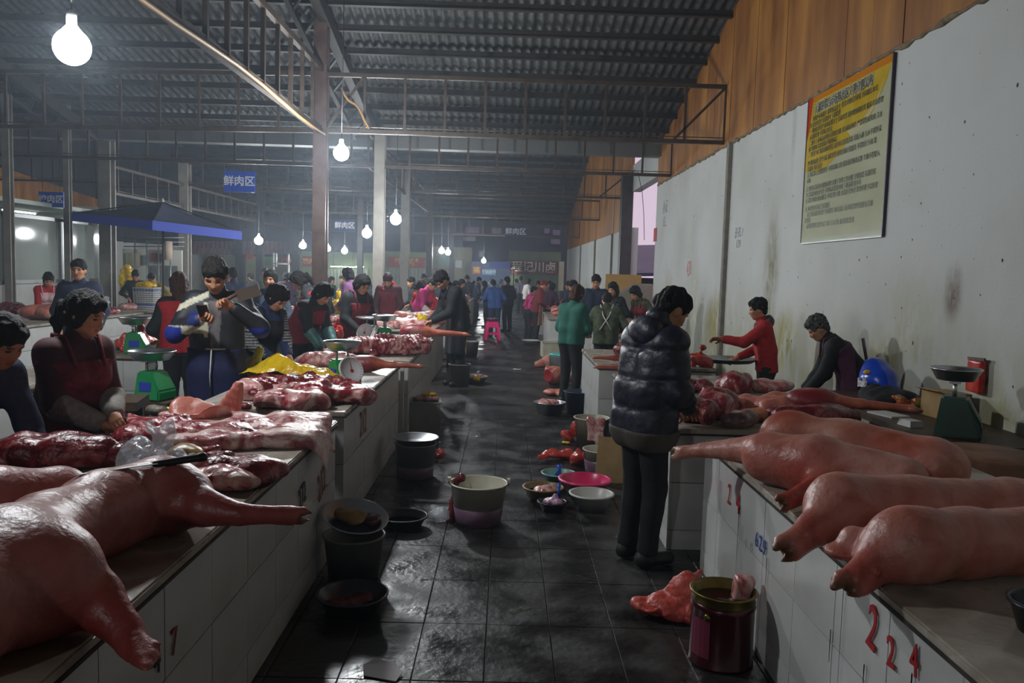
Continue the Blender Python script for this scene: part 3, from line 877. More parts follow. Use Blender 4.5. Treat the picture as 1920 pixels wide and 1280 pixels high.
c_red = cloth('dark_red_cloth', '7c1a26', '5f1420'); c_bright = cloth('bright_red_cloth', 'b81a22', '951418')
c_maroon = cloth('maroon_knit', '3b1016', '4a141c'); c_navy = cloth('navy_cloth', '1a2138', '212a45')
c_black = cloth('black_cloth', '0d0d10', '141418'); c_grey = cloth('grey_sleeve_cover', '8b847c', '77716a')
c_blue = cloth('mid_blue_cloth', '32528c', '28457a'); c_teal = cloth('teal_sleeve_cover', '4a7a78', '3c6664', rough=.5)
c_green = cloth('green_wool', '146050', '0f4c40', scale=90); c_pink = cloth('pink_cloth', 'c2327c', 'a82868')
c_mauve = cloth('mauve_cloth', '8a5a86', '744a72'); c_olive = cloth('camouflage_cloth', '4a5236', '2e3424', scale=14)
c_brown = cloth('brown_apron_cloth', '8a5a34', '744a2a', rough=.5); c_white = cloth('white_apron_cloth', 'cfc9c6', 'b9b2b0')
c_whiteapr = cloth('pink_white_apron', 'cf9fa6', 'e0c4c6'); c_purple = cloth('purple_cloth', '4b2444', '3c1c38')
c_steel = cloth('steel_blue_cloth', '3a4658', '303b4b'); c_blackrub = mat('black_rubber_apron', '0d0d11', '131318', rough=.4, scale=6, bump=.15)
c_royal = cloth('royal_blue_cloth', '101848', '0c123a', rough=.75); c_puff = mat('quilted_black_nylon', '181b29', '222638', rough=.45, scale=20, bump=.5, bscale=14)
c_gjk = cloth('charcoal_jacket', '25252c', '1c1c22')

# ---- near left
person('woman in dark red apron over black top with grey sleeve covers, dark hair tied back', 160, 549, 4.25, face=-118, lean=8, pitch=14, yaw=22,
       hands=[(-.05, .30, .99), (.03, .29, .95)], top=c_maroon, apron=c_red, hair='pony', female=True, sleeves=c_grey, lod=0, bulk=.025, curl=.9, vest=None)
person('dark haired person at the frame edge bending over the near pork counter', 2, 598, 3.62, face=-105, lean=34, pitch=8, hands=[(-.16, .50, .74), (.16, .46, .76)], top=c_navy, hair='crop', lod=0, bulk=.02, tone=SKIN_D)
def jk_cols(V):
    c = np.tile(np.array(lin('1f2026')[:3]), (len(V), 1)); x, y, z = V[:, 0], V[:, 1], V[:, 2]
    wh = np.array(lin('dcd6bc')[:3]); bl = np.array(lin('23306e')[:3])
    f = x < -.045
    c[(f & (z > 1.16) & (z < 1.27) & (x > -.17))] = bl
    c[(f & (z > 1.105) & (z < 1.165))] = wh
    c[(f & (np.abs(z - 1.36 - .5 * (x + .10)) < .022) & (z > 1.26))] = wh
    c[(np.abs(x + .062) < .014) & (z > 1.08) & (z < 1.33) & (y > 0)] = wh
    c[(np.abs(x) < .042 - (1.25 - z) * .05) & (y > .05) & (z > .9) & (z < 1.34)] = np.array(lin('6f6a6a')[:3])
    fore = (z < 1.16) & (np.abs(x) > .205); c[fore] = np.array(lin('1d2f96')[:3])
    return c
m_jk = mat('striped_jacket', 'ffffff', 'd8d8d8', rough=.6, attr=True, scale=30, bump=.25, bscale=9)
pm, im = person('man in striped jacket and blue apron looking at his phone, cleaver in hand', 403, 489, 6.25, face=192, lean=5, pitch=32, yaw=0,
       hands=[(-.14, .26, 1.30), (.08, .27, 1.22)], top=m_jk, topcol=lambda V: jk_cols(V * np.array((-1, 1, 1))), apron=c_royal, bib=False, hair='short', hairm=mat('greyish_black_hair', '14120f', '34302c', rough=.62, scale=60, bump=.8, bscale=90, spec=.25), lod=0, bulk=.025, curl=1.0, elbow=(.8, -.2, -.7))
def stripes(V):
    c = np.tile(np.array(lin('2a3a62')[:3]), (len(V), 1)); x, y, z = V[:, 0], V[:, 1], V[:, 2]
    arm = np.abs(x) > .145
    k = np.sin(z * 2 * np.pi / .028) > .2
    c[arm & k] = np.array(lin('a9a8a6')[:3]); c[arm & ~k] = np.array(lin('22262c')[:3]); return c
m_str = mat('striped_knit', 'ffffff', 'e0e0e0', attr=True, rough=.85, scale=40)
person('woman in navy vest and striped sleeves bending over the pork beside the yellow bag', 520, 541, 7.65, face=-128, lean=22, pitch=30, yaw=15, hands=[(-.10, .36, .90), (.08, .34, .90)],
       top=m_str, topcol=stripes, hair='bun', female=True, lod=0, bulk=.015, apron=c_black)
person('woman in red vest over black sleeves with teal sleeve covers, bending over the counter', 606, 537, 9.3, face=-122, lean=28, pitch=28, yaw=10, hands=[(-.10, .44, .86), (.14, .46, .84)],
       top=c_black, vest=c_red, hair='bob', female=True, sleeves=c_teal, lod=0, bulk=.02)
person('person in dark jacket and dark red apron behind the two green scales', 680, 518, 10.8, face=-135, lean=16, pitch=22, hands=[(-.10, .34, .90), (.12, .32, .90)], top=c_black, apron=c_red, hair='pony', female=True, lod=1, bulk=.03)
person('person in maroon coat with bright red hood collar leaning over the spread pork', 727, 515, 15.0, face=180, lean=24, pitch=24, hands=[(-.18, .38, .86), (.18, .38, .86)], top=c_maroon, vest=c_red, hair='cap', hairm=cloth('maroon_cap', '3a1a26'), lod=1, bulk=.02, hood=True, hoodm=c_bright)
person('woman in mauve jacket turned sideways beyond the brown column', 652, 503, 15.5, face=60, lean=10, pitch=14, top=c_mauve, hair='bob', female=True, lod=1)
person('woman in steel blue coat facing the camera between the stalls', 507, 507, 10.9, face=176, lean=3, pitch=2, top=c_steel, hair='bun', female=True, lod=1, bulk=.03)
person('woman with red vest seen in left profile in front of the brown column', 560, 513, 11.6, face=95, lean=22, pitch=24, top=c_gjk, vest=c_bright, hair='pony', female=True, lod=1, bulk=.02)
person('person in dark jacket standing right behind the phone man, back turned', 437, 503, 14.9, face=35, lean=6, pitch=12, top=c_navy, hair='crop', lod=1, bulk=.02)
person('woman with long brown hair and red apron, back turned, near the green scales', 336, 514, 8.3, face=28, lean=10, pitch=20, top=c_black, vest=c_bright, hair='long', hairm=m_hairb, female=True, lod=0, bulk=.02)
person('man in navy jacket looking back over the stalls in front of the glazed booth', 147, 487, 10.0, face=-158, lean=2, pitch=0, yaw=-14, top=c_navy, hair='crop', lod=0, bulk=.03, hands=[(-.2, .1, .86), (.2, .2, .9)])
person('girl in red top and pale pink apron under the booth windows', 90, 513, 13.4, face=-140, lean=14, pitch=26, top=c_bright, apron=c_whiteapr, hair='pony', female=True, lod=1, hands=[(-.12, .36, .88), (.12, .36, .88)])
person('person in dark jacket behind the white woven basket, left of the two', 254, 508, 17.3, face=200, lean=22, pitch=20, top=c_black, hair='crop', lod=2)
person('person in yellow top behind the white woven basket, right of the two', 285, 514, 18.0, face=170, lean=24, pitch=20, top=cloth('ochre_cloth', '8a7420'), hair='short', lod=2)
person('man in black jacket and black apron bending over counter beside the aisle', 829, 513, 11.9, face=118, lean=20, pitch=34, yaw=8, hands=[(-.05, .40, .92), (.10, .38, .90)], top=c_black, legs=c_black, apron=c_blackrub, hair='short', lod=0, bulk=.035)
person('woman in bright pink top reaching towards the pork behind the black aproned man', 812, 523, 15.25, face=-120, lean=26, pitch=26, top=c_pink, hair='short', female=True, lod=1, hands=[(-.1, .4, .88), (.1, .42, .88)], sleeves=c_white)
person('woman in red jacket bending low beside the grey column', 784, 531, 15.3, face=150, lean=30, pitch=30, top=c_bright, hair='bob', female=True, lod=1)
person('dark clothed person upright beside the red jacket woman', 771, 520, 18.5, face=120, lean=8, pitch=10, top=c_black, hair='short', lod=2)
person('man in blue jacket bending with his back turned in the aisle', 925, 526, 21.5, face=15, lean=20, pitch=22, top=c_blue, hair='crop', lod=1, bulk=.03, legs=c_navy)
person('tall person in black with white soles walking in the middle of the aisle', 951, 519, 23.2, face=35, lean=4, pitch=6, top=c_black, hair='crop', lod=1, bulk=.025)
person('woman in pink jacket and long red apron standing in the aisle', 1001, 538, 20.3, face=-60, lean=12, pitch=14, top=c_pink, apron=c_bright, hair='short', hairm=m_hair, female=True, lod=1)
person('person in dark red coat with long tan apron at the right stalls', 1020, 527, 20.0, face=-75, lean=14, pitch=20, top=c_red, apron=c_brown, hair='cap', hairm=c_red, female=True, lod=1, bulk=.025)
person('person in purple jacket beside the tan aproned one', 1036, 531, 21.5, face=-30, lean=14, pitch=14, top=c_purple, hair='bob', female=True, lod=2)
person('person in grey jacket in front of the dark red shop sign, back turned', 977, 518, 33, face=0, lean=2, pitch=4, top=cloth('grey_jacket', '5c5a62'), hair='crop', lod=2)
# right side
person('man in quilted black hooded coat standing with bowed head in the aisle', 1262, 549, 4.85, face=-62, lean=9, pitch=32, yaw=-8, hands=[(-.12, .27, .92), (.1, .24, .95)], top=c_puff, puffer=True, hood=True,
       legs=c_black, hair='short', lod=0, bulk=.05, hem=.78, under=(cloth('grey_brown_coat_lining', '4a443c'), .70, .82), curl=.8, smax=1.08)
person('person in black knit hat half hidden behind the quilted coat man', 1243, 553, 8.1, face=-100, lean=8, pitch=16, top=c_black, hair='cap', hairm=c_black, lod=1)
person('woman in red patterned jacket with dark hood reaching out beside the wall', 1422, 560, 8.7, face=80, lean=10, pitch=8, yaw=0, hands=[(-.08, .52, 1.17), (.14, .30, .95)], top=cloth('red_print_jacket', 'b81c1e', '8e1216', scale=16, lo=.3, hi=.75),
       hair='curly', female=True, lod=0, hood=True, hoodm=cloth('dark_fur', '2a2624', '4a4644', scale=60), bulk=.02, elbow=(.4, -.3, -.9))
person('grey haired person in black padded jacket bending over the meat by the wall', 1535, 596, 7.3, face=78, lean=34, pitch=14, hands=[(-.1, .46, .80), (.16, .44, .80)], top=c_black, hair='curly', hairm=m_hairg, lod=0, bulk=.035, legs=c_black, apron=cloth('plum_apron', '5a2c44', '48223a'))
person('woman in dark green jumper and black trousers standing with back turned', 1083, 536, 10.75, face=-38, lean=6, pitch=18, top=c_green, hair='bob', hairm=m_hairb, female=True, lod=0, bulk=.03, hem=.84, hands=[(-.12, .24, .96), (.1, .26, 1.0)])
person('person in olive camouflage with white apron straps across the back', 1139, 553, 11.9, face=-8, lean=22, pitch=26, top=c_olive, hair='crop', lod=0, apron=c_white, bulk=.03)
person('man in dark blue jacket facing the camera in front of the white wall', 1118, 516, 15.0, face=170, lean=8, pitch=14, top=c_navy, hair='short', lod=1, bulk=.03)
person('woman in black with strap over shoulder beside the dark blue jacket man', 1150, 530, 14.4, face=140, lean=10, pitch=12, top=c_black, hair='pony', female=True, lod=1, apron=c_blackrub)
person('person in camouflage coat and red apron bending by the doorway', 1192, 539, 14.2, face=125, lean=24, pitch=20, top=c_olive, apron=c_red, hair='bob', female=True, lod=1)
person('woman in maroon jacket with hood behind the green jumper woman', 1075, 527, 16.4, face=115, lean=14, pitch=16, top=c_red, hair='bob', female=True, lod=1, hood=True)
# distant crowd: dim figures between the far stalls
GR = 'distant shoppers among the far stalls'
crowd = [(597, 522, 17, 'dark jacket', c_black), (622, 519, 20, 'green jacket', c_green), (470, 512, 22, 'black coat', c_black), (497, 503, 24, 'olive coat', c_olive),
         (536, 512, 21, 'purple coat', c_purple), (545, 511, 25, 'yellow top', MATS['ochre_cloth']), (585, 520, 24, 'blue coat', c_steel), (683, 513, 26, 'blue coat by the grey column', c_steel),
         (716, 512, 24, 'black hair and dark coat', c_black), (760, 521, 26, 'black coat by the wide grey column', c_black), (795, 514, 27, 'maroon jacket', c_maroon), (866, 524, 24, 'dark red cap', c_maroon),
         (876, 517, 28, 'dark coat holding white papers', c_black), (898, 520, 27, 'navy coat', c_navy), (908, 527, 24.5, 'dark grey coat', c_gjk), (888, 529, 30, 'red coat', c_red),
         (855, 527, 21, 'black coat bending', c_black), (992, 523, 30, 'white scarf', c_white), (1010, 527, 26, 'maroon hood', c_maroon), (1030, 527, 29, 'dark coat at the wall', c_black),
         (1066, 528, 22, 'dark blue jacket under the white wall', c_navy), (968, 523, 36, 'dark coat far down the aisle', c_gjk), (430, 512, 19, 'navy coat', c_navy), (640, 517, 30, 'brown coat', c_brown),
         (705, 519, 33, 'dark coat', c_black), (840, 522, 32, 'grey coat', c_gjk), (820, 523, 35, 'black coat', c_black), (612, 524, 31, 'red vest', c_bright), (940, 524, 40, 'dark coat', c_black), (922, 521, 42, 'blue coat', c_steel)]
RECTS = [(-2.1, -1.05, a_, e_) for a_, e_ in ((12.3, 14.75), (15.7, 18), (18.6, 21.2), (21.8, 24.4), (25, 27.6))] + [(-4.45, -3.42, a_, e_) for a_, e_ in ((11, 13.6), (14.1, 16.7), (17.2, 19.8), (20.4, 23))] + [(.9, 2.1, 16.9, 19.6), (.9, 2.1, 22.5, 25.2), (-3.2, -2.5, 29.7, 30.3)]
def freeY(px, py, Y):
    for k in range(40):
        y = min(Y, 38) + (k + 1) // 2 * .25 * (-1) ** k; x = PY(px, py, y).x
        if all(x + .28 < r[0] or x - .28 > r[1] or y + .28 < r[2] or y - .28 > r[3] for r in RECTS) and all(abs(x - p.location.x) + abs(y - p.location.y) > .45 for p in PEOPLE): return y
    return Y
rnd = random.Random(8); seen = {}
for (px, py, Y, wd, m_) in crowd:
    L = 'distant shopper in %s' % wd
    seen[L] = seen.get(L, 0) + 1
    if wd in ('dark coat', 'black coat', 'navy coat', 'blue coat', 'dark jacket', 'black coat bending'):
        L = 'distant shopper in dark clothes among the far stalls'
    else: L = L + ' among the far stalls'
    Y = freeY(px, py, Y)
    person(L, px, py, Y, face=rnd.choice((20, 60, 120, 170, -60, -120, -160)), lean=rnd.uniform(2, 16), pitch=rnd.uniform(4, 22), top=m_, hair=rnd.choice(('crop', 'short', 'bob')), lod=2, group=GR, bulk=.02)

# things held in hands
t = root('phone', 'phone in a dark case held by the man in the striped jacket', 'phone', toW(im, (.045, .345, 1.265)), im['th']); t.rotation_euler = (R_(50), 0, im['th'] - .2)
MB().box((0, 0, 0), (.075, .155, .010)).build('case', mat('phone_case', '3a2420', rough=.4), t); MB().box((0, 0, .0056), (.066, .14, .002)).build('screen', mat('phone_glass', '101418', rough=.1), t)
t = root('cleaver', 'dull steel cleaver raised in the right part of the phone man\'s hands', 'cleaver', toW(im, (-.16, .31, 1.36)), im['th']); t.rotation_euler = (R_(80), R_(18), im['th'])
MB().box((-.10, .02, 0), (.17, .085, .004)).build('blade', mat('dull_steel', '8d8a80', rough=.35, metal=.9), t); MB().tube([(-.02, .035, 0), (.10, .01, 0)], .014, 8).build('handle', mat('wood_handle', '5a3c24', rough=.6), t)
# ================================================================== COUNTERS
HL, HR_ = .785, .765
TW, TH = .40, .30
_t = bmesh.new(); bmesh.ops.create_cube(_t, size=1)
for v in _t.verts: v.co.x *= TW - .005; v.co.y *= .012; v.co.z *= TH - .005
ctile = bpy.data.meshes.new('ceramic_tile'); _t.to_mesh(ctile); _t.free(); ctile.materials.append(m_ceramic)
_cnt = random.Random(77)
def counter(label, x0, x1, y0, y1, h, side, tiles=True, group=None):
    """side +1: front looks towards +x, -1: towards -x; the near end is tiled too"""
    t = root('counter', label, 'counter', ((x0 + x1) / 2, y0, 0), 0, group)
    cx = (x0 + x1) / 2; w_ = x1 - x0; L = y1 - y0
    MB().box((0, L / 2, (h - .04) / 2), (w_ - .03, L - .03, h - .04)).build('masonry_core', m_grout if tiles else m_ceramic, t)
    s = bmesh.new(); bmesh.ops.create_cube(s, size=1)
    for v in s.verts: v.co.x = v.co.x * (w_ + .016); v.co.y = v.co.y * (L + .016) + L / 2; v.co.z = v.co.z * .04 + h - .02
    bmesh.ops.bevel(s, geom=list(s.edges), offset=.006, segments=2, affect='EDGES')
    sm = bpy.data.meshes.new('slab'); s.to_mesh(sm); s.free(); sm.materials.append(m_slab); obj('slab', sm, t)
    b = MB(); b.box((side * (w_ / 2 + .009), L / 2, h - .033), (.006, L + .02, .012)); b.box((0, -.009, h - .033), (w_ + .02, .006, .012)); b.build('edge_strip', m_edge, t)
    if tiles:
        z = h - .04; rows = []
        while z > .02:
            zz = max(z - TH, 0.0); rows.append((zz, z)); z = zz
        xo = side * (w_ / 2 - .010)
        n = int(math.ceil(L / TW)); n2 = int(math.ceil(w_ / TW))
        for (za, zb) in rows:
            for i in range(n):
                a = i * TW; e = min(a + TW, L)
                if e - a < .03: continue
                obj('tile', ctile, t, (xo + side * (_cnt.uniform(0, .0015)), (a + e) / 2, (za + zb) / 2), (0, 0, side * math.pi / 2), ((e - a) / TW, 1, (zb - za) / TH))
            for i in range(n2):
                a = -w_ / 2 + i * TW; e = min(a + TW, w_ / 2)
                if e - a < .03: continue
                obj('tile', ctile, t, ((a + e) / 2, .010 - _cnt.uniform(0, .0015), (za + zb) / 2), None, ((e - a) / TW, 1, (zb - za) / TH))
    return t
GC = 'white tiled butcher counters'
C1 = counter('white tiled counter carrying the whole pig and the clear plastic bag', -1.98, -.99, 1.2, 4.87, HL, 1, group=GC)
C2 = counter('white tiled counter under the yellow bag and the single green scale', -1.98, -1.0, 5.17, 7.85, HL, 1, group=GC)
C3 = counter('white tiled counter under the pork ribs and the pair of green scales', -1.98, -.94, 8.12, 10.75, HL, 1, group=GC)
C4 = counter('white counter under the spread pork behind the black aproned man', -2.1, -1.08, 12.3, 14.7, HL, 1, tiles=False, group=GC)
for i, (a, e) in enumerate(((15.7, 18), (18.6, 21.2), (21.8, 24.4), (25, 27.6))):
    counter('white counter further along the left of the aisle, beyond the black aproned man', -2.1, -1.05, a, e, HL, 1, tiles=False, group='far counters left of the aisle')
S1 = counter('white counter behind the woman in dark red apron', -4.4, -3.4, 4.2, 6.95, HL, 1, group=GC)
S2 = counter('white counter under the green scale with blue label and the pork leg pile', -4.45, -3.42, 7.9, 10.5, HL, 1, group=GC)
for i, (a, e) in enumerate(((11, 13.6), (14.1, 16.7), (17.2, 19.8), (20.4, 23))):
    counter('white counter in the second row, beyond the long haired woman', -4.45, -3.42, a, e, HL, 1, tiles=False, group='far counters of the second row')
T1 = counter('white counter in front of the glazed booth with the large pale pork joint', -7.4, -6.4, 9.2, 11.75, HL, 1, group=GC)
T2 = counter('white counter in front of the girl in pale pink apron', -7.4, -6.4, 12.05, 14.65, HL, 1, group=GC)
T3 = counter('white counter under the white woven basket', -7.4, -6.3, 14.95, 17.6, HL, 1, tiles=False, group=GC)
R1 = counter('white tiled counter carrying the row of pig carcasses', 1.18, 2.42, 1.2, 4.72, HR_, -1, group=GC)
R2 = counter('white tiled counter in front of the grey haired person', 1.04, 2.22, 5.02, 7.8, HR_, -1, group=GC)
R3 = counter('white tiled counter with two trotters hanging over its edge', .97, 2.17, 8.38, 10.25, HR_, -1, group=GC)
R4 = counter('white counter behind the camouflage clad person', 1.05, 2.2, 12.75, 13.7, HR_, -1, tiles=False, group=GC)
for (a, e) in ((16.9, 19.6), (22.5, 25.2)):
    counter('white counter under chopped pork at the far right of the aisle', .9, 2.1, a, e, HR_, -1, tiles=False, group='far counters right of the aisle')
# numbers painted on the fronts
def paint(c, body, px, py, x, side, size, m, rot=0, sx=.8, bold=0):
    q = PX(px, py, x); text('painted_number', body, size, (x + side * .0035, q.y, q.z), '+x' if side > 0 else '-x', m, c, rot=rot, sx=sx, bold=bold)
paint(C1, '212', 603, 907, -.99, 1, .22, m_faintred, .25, .55); paint(C1, '272', 566, 930, -.99, 1, .16, m_blackpaint, .2, .6)
paint(C1, '4', 293, 1240, -.99, 1, .12, m_blackpaint); paint(C1, '7', 325, 1205, -.99, 1, .12, m_faintred)
paint(C2, '212', 681, 793, -1.0, 1, .26, m_faintred, 0, .7)
paint(R1, '2', 1368, 928, 1.18, -1, .15, m_redpaint, 0, .7); paint(R1, '4', 1385, 945, 1.18, -1, .15, m_redpaint)
paint(R1, '6 2 9', 1427, 1020, 1.18, -1, .10, m_bluepaint, 0, .75)
paint(R1, '2', 1637, 1180, 1.18, -1, .20, m_redpaint, -.1, .7, .002); paint(R1, '2', 1672, 1225, 1.18, -1, .13, m_redpaint, .1, .8, .002); paint(R1, '4', 1716, 1240, 1.18, -1, .13, m_redpaint, .1, .7, .002)
rnd = random.Random(2)
b = MB()
for (px, py, dz) in ((1352, 900, .18), (1388, 950, .26), (1393, 985, .3), (1585, 1090, .5), (1560, 1180, .12), (1623, 1245, .1), (1713, 1262, .2), (1400, 1010, .06), (1410, 1016, .05), (1440, 1045, .2), (1397, 1090, .25)):
    q = PX(px, py, 1.18); wv = rnd.uniform(.002, .005)
    b.add([(1.1755, q.y - wv, q.z), (1.1755, q.y + wv, q.z), (1.1755, q.y + wv * .4, q.z - dz), (1.1755, q.y - wv * .4, q.z - dz)], [(0, 1, 2, 3), (3, 2, 1, 0)])
o = b.build('blood_drips', m_redpaint, None); o.parent = R1; o.location = -R1.location
MB().box((-.985, 7.985, .45), (.035, .035, .66)).build('white_rod', mat('white_plastic_pipe', 'c9c9c0', rough=.4), None).parent = C2
bpy.data.objects['white_rod'].location = -C2.location

# ================================================================== MEAT
m_meat = mat('pork_meat', '6e1820', 'd9aca4', c3='98363e', rough=.30, scale=9, bump=.45, bscale=34, lo=.34, hi=.66, rvar=.12, detail=9, coat=.12, dist=1.6)
m_lean = mat('lean_pork', '571019', 'b86a66', c3='7c242c', rough=.30, scale=10, bump=.5, bscale=40, lo=.36, hi=.74, rvar=.12, coat=.15, detail=9, dist=1.4)
m_fat = mat('pork_fat_rind', 'c8806f', 'dcb2a2', c3='c26e60', rough=.42, scale=6, bump=.25, bscale=22, lo=.35, hi=.7, rvar=.08, dist=.8)
m_pale = mat('pale_pork', '9a343c', 'e2c0b8', c3='c98a84', rough=.32, scale=8, bump=.45, bscale=30, lo=.33, hi=.6, rvar=.1, coat=.1, detail=9, dist=1.5)
m_organ = mat('dark_offal', '3b0f16', '6b2028', rough=.2, scale=10, bump=.4, bscale=20, coat=.25, dist=1)
m_belly = mat('pork_side_meat', '7a222a', 'dcc0b8', c3='b06c6c', rough=.32, scale=5, bump=.45, bscale=30, lo=.34, hi=.58, rvar=.12, coat=.12, detail=9, dist=2.0)
m_pig = mat('pig_skin', 'ffffff', 'dcb8ac', rough=.40, attr=True, scale=9, bump=.22, bscale=45, spec=.5, lo=.3, hi=.7, detail=8, dist=.8)
def pigcols(base, red, hoofs=(), seed=1, redspots=(), blot=.35):
    base = np.array(lin(base)[:3]); red = np.array(lin(red)[:3]); w1 = wob(seed, 9); hf = np.array(lin('6e4f36')[:3])
    def f(V):
        t = np.clip((w1(V[:, 0], V[:, 1], V[:, 2]) * .9 + .1) * blot * 2, 0, 1)[:, None]
        c = base * (1 - t) + red * t
        for (p, r, k) in redspots:
            d = np.linalg.norm(V - np.array(p), axis=1); g = (k * np.clip(1.3 - d / r, 0, 1))[:, None]; g = np.clip(g, 0, 1); c = c * (1 - g) + red * g
        for (p, r) in hoofs:
            d = np.linalg.norm(V - np.array(p), axis=1); g = np.clip(2.2 - 2 * d / r, 0, 1)[:, None]; c = c * (1 - g) + hf * g
        return c
    return f
def pig(label, spine, legs, base, red, ells=(), spots=(), seed=1, h=.013, cat='pig carcass', name='pig_carcass', zfloor=None, flaps=(), group='pig carcasses on the near counters', k=.05):
    s = SDF(h, k)
    for i in range(len(spine) - 1): s.cap(spine[i][:3], spine[i + 1][:3], spine[i][3], spine[i + 1][3])
    for c, r in ells: s.ell(c, r)
    hoofs = []
    for lg in legs:
        for i in range(len(lg) - 1): s.cap(lg[i][:3], lg[i + 1][:3], lg[i][3], lg[i + 1][3], k=.05 if i == 0 else .012)
        e = np.array(lg[-1][:3]); d = e - np.array(lg[-2][:3]); d /= np.linalg.norm(d); sd = np.cross(d, (0, 0, 1)); sd /= np.linalg.norm(sd); r = lg[-1][3]
        sv = np.cross(sd, d)
        ax = sv * .85 + sd * .5; ax /= np.linalg.norm(ax); pe = np.cross(d, ax)
        s.cap(e - d * r * 1.2, e, r * 1.02, r * 1.12, k=.012)
        for q in (-1, 1):
            s.cap(e + ax * q * r * .45, e + d * r * 1.15 + ax * q * r * .72, r * .66, r * .56, k=.004)
            s.cap(e + d * r * 1.15 + ax * q * r * .72, e + d * r * 2.0 + ax * q * r * .62, r * .56, r * .26, k=.004)
        s.cap(e - d * r * 1.4 - pe * r * .7, e - d * r * .6 - pe * r * 1.25, r * .42, r * .26, k=.008)
        hoofs.append((e + d * r * 1.7, r * 1.25))
    for c, r in flaps: s.ell(c, r, k=.03)
    s.noise(.006, 14, seed); s.noise(.0014, 60, seed + 3); s.ridged(.003, 16, seed)
    if zfloor is not None: s.cut((0, 0, zfloor), (0, 0, -1))
    sp = np.array(spine[0][:3]); off = np.array((sp[0], sp[1], zfloor if zfloor is not None else sp[2] - spine[0][3]))
    me = s.mesh(name, m_pig, pigcols(base, red, hoofs, seed, spots), off)
    o = obj(name, me, None, off); return tag(o, label, cat, group)
PB, PRD = (186, 126, 120), (150, 62, 60)
pig('whole pig carcass on the near left counter with a knife lying on it',
    [(-1.19, 1.72, .93, .15), (-1.22, 1.98, .93, .155), (-1.27, 2.30, .91, .125), (-1.26, 2.55, .90, .13), (-1.18, 2.78, .90, .13)],
    [[(-1.16, 2.78, .90, .115), (-.98, 2.68, .895, .062), (-.85, 2.66, .882, .037), (-.70, 2.72, .862, .031)],
     [(-1.12, 1.92, .92, .135), (-.98, 1.96, .872, .066), (-.885, 1.91, .82, .041), (-.81, 1.84, .775, .036)]], PB, PRD,
    ells=[((-1.14, 1.95, .93), (.17, .17, .15)), ((-1.12, 2.76, .91), (.14, .12, .115))],
    spots=[((-.86, 2.68, .88), .28, .8), ((-.88, 1.9, .82), .22, .9), ((-1.05, 2.4, .82), .25, .5)], seed=3, h=.010, zfloor=HL)
pig('second pig carcass lying behind the whole one at the left frame edge', [(-1.52, 2.80, .885, .10), (-1.64, 2.62, .895, .125), (-1.85, 2.3, .90, .14)], [], PB, PRD, seed=8, zfloor=HL)
pig('farthest pig carcass of the right row, one trotter pointing left, one red leg',
    [(1.22, 3.72, .89, .12), (1.38, 3.56, .89, .13), (1.66, 3.36, .87, .11)],
    [[(1.27, 3.80, .90, .10), (1.12, 3.93, .872, .055), (1.0, 4.03, .845, .036), (.91, 4.10, .815, .030)],
     [(1.42, 3.45, .85, .08), (1.29, 3.36, .832, .046), (1.15, 3.24, .815, .034)]], (212, 160, 146), (190, 80, 70),
    spots=[((1.2, 3.3, .82), .26, 1.0), ((1.3, 3.5, .8), .12, .6)], seed=5, zfloor=HR_, h=.011)
pig('pig carcass with an orange red hump lying behind the others towards the wall', [(1.42, 3.96, .93, .115), (1.62, 3.80, .93, .12), (1.90, 3.60, .90, .12)], [], (212, 160, 144), (194, 76, 50),
    spots=[((1.40, 3.98, 1.03), .14, .9), ((1.72, 3.75, 1.05), .05, .7)], ells=[((1.40, 3.97, .94), (.14, .13, .125)), ((1.93, 3.57, .89), (.13, .12, .12))], seed=6, zfloor=HR_, h=.012)
pig('pig carcass in the middle of the right row, rump and trotter towards the aisle', [(1.23, 2.92, .89, .125), (1.5, 2.97, .88, .105), (1.9, 3.02, .87, .11), (2.15, 3.05, .86, .11)],
    [[(1.22, 2.88, .88, .11), (1.10, 2.81, .838, .060), (1.0, 2.73, .805, .042)]], (212, 156, 142), (186, 82, 74), spots=[((1.05, 2.77, .82), .14, .7)], seed=11, zfloor=HR_, h=.011)
pig('nearest pig carcass of the right row with a loose flap of skin at its rump', [(1.27, 2.52, .885, .115), (1.5, 2.58, .875, .105), (1.85, 2.66, .865, .115), (2.1, 2.72, .86, .11)],
    [[(1.30, 2.50, .885, .11), (1.19, 2.50, .838, .070), (1.09, 2.43, .797, .047)]], (210, 152, 138), (186, 80, 72), spots=[((1.1, 2.45, .8), .16, .8)], flaps=[((1.10, 2.60, .83), (.05, .06, .025)), ((1.15, 2.61, .86), (.05, .05, .05))], seed=13, zfloor=HR_, h=.010)

def lump(name, label, cat, loc, dims, m, seed, h=.014, rz=0, amp=.012, freq=16, n=5, group=None, extra=None, flat=True, ridge=None, crumple=False):
    r = random.Random(seed); s = SDF(h, .016); L, W, T = dims
    for i in range(n):
        c = (r.uniform(-.5, .5) * L * .6, r.uniform(-.5, .5) * W * .5, T * r.uniform(.3, .5))
        s.ell(c, (L * r.uniform(.22, .38), W * r.uniform(.25, .42), T * r.uniform(.35, .55)), rotm('Z', r.uniform(-.5, .5)))
    if extra: extra(s)
    s.noise(amp * .7, freq, seed); s.noise(amp * .25, freq * 4, seed + 1); s.ridged(amp * (2.1 if crumple else 1.1), freq * (.7 if crumple else 1.1), seed)
    if crumple: s.ridged(amp * .5, freq * 2.2, seed + 5)
    if ridge: s.disp.append(ridge)
    if flat: s.cut((0, 0, 0), (0, 0, -1))
    me = s.mesh(name, m)
    o = obj(name, me, None, loc, (0, 0, rz)); 
    if label: tag(o, label, cat, group)
    return o
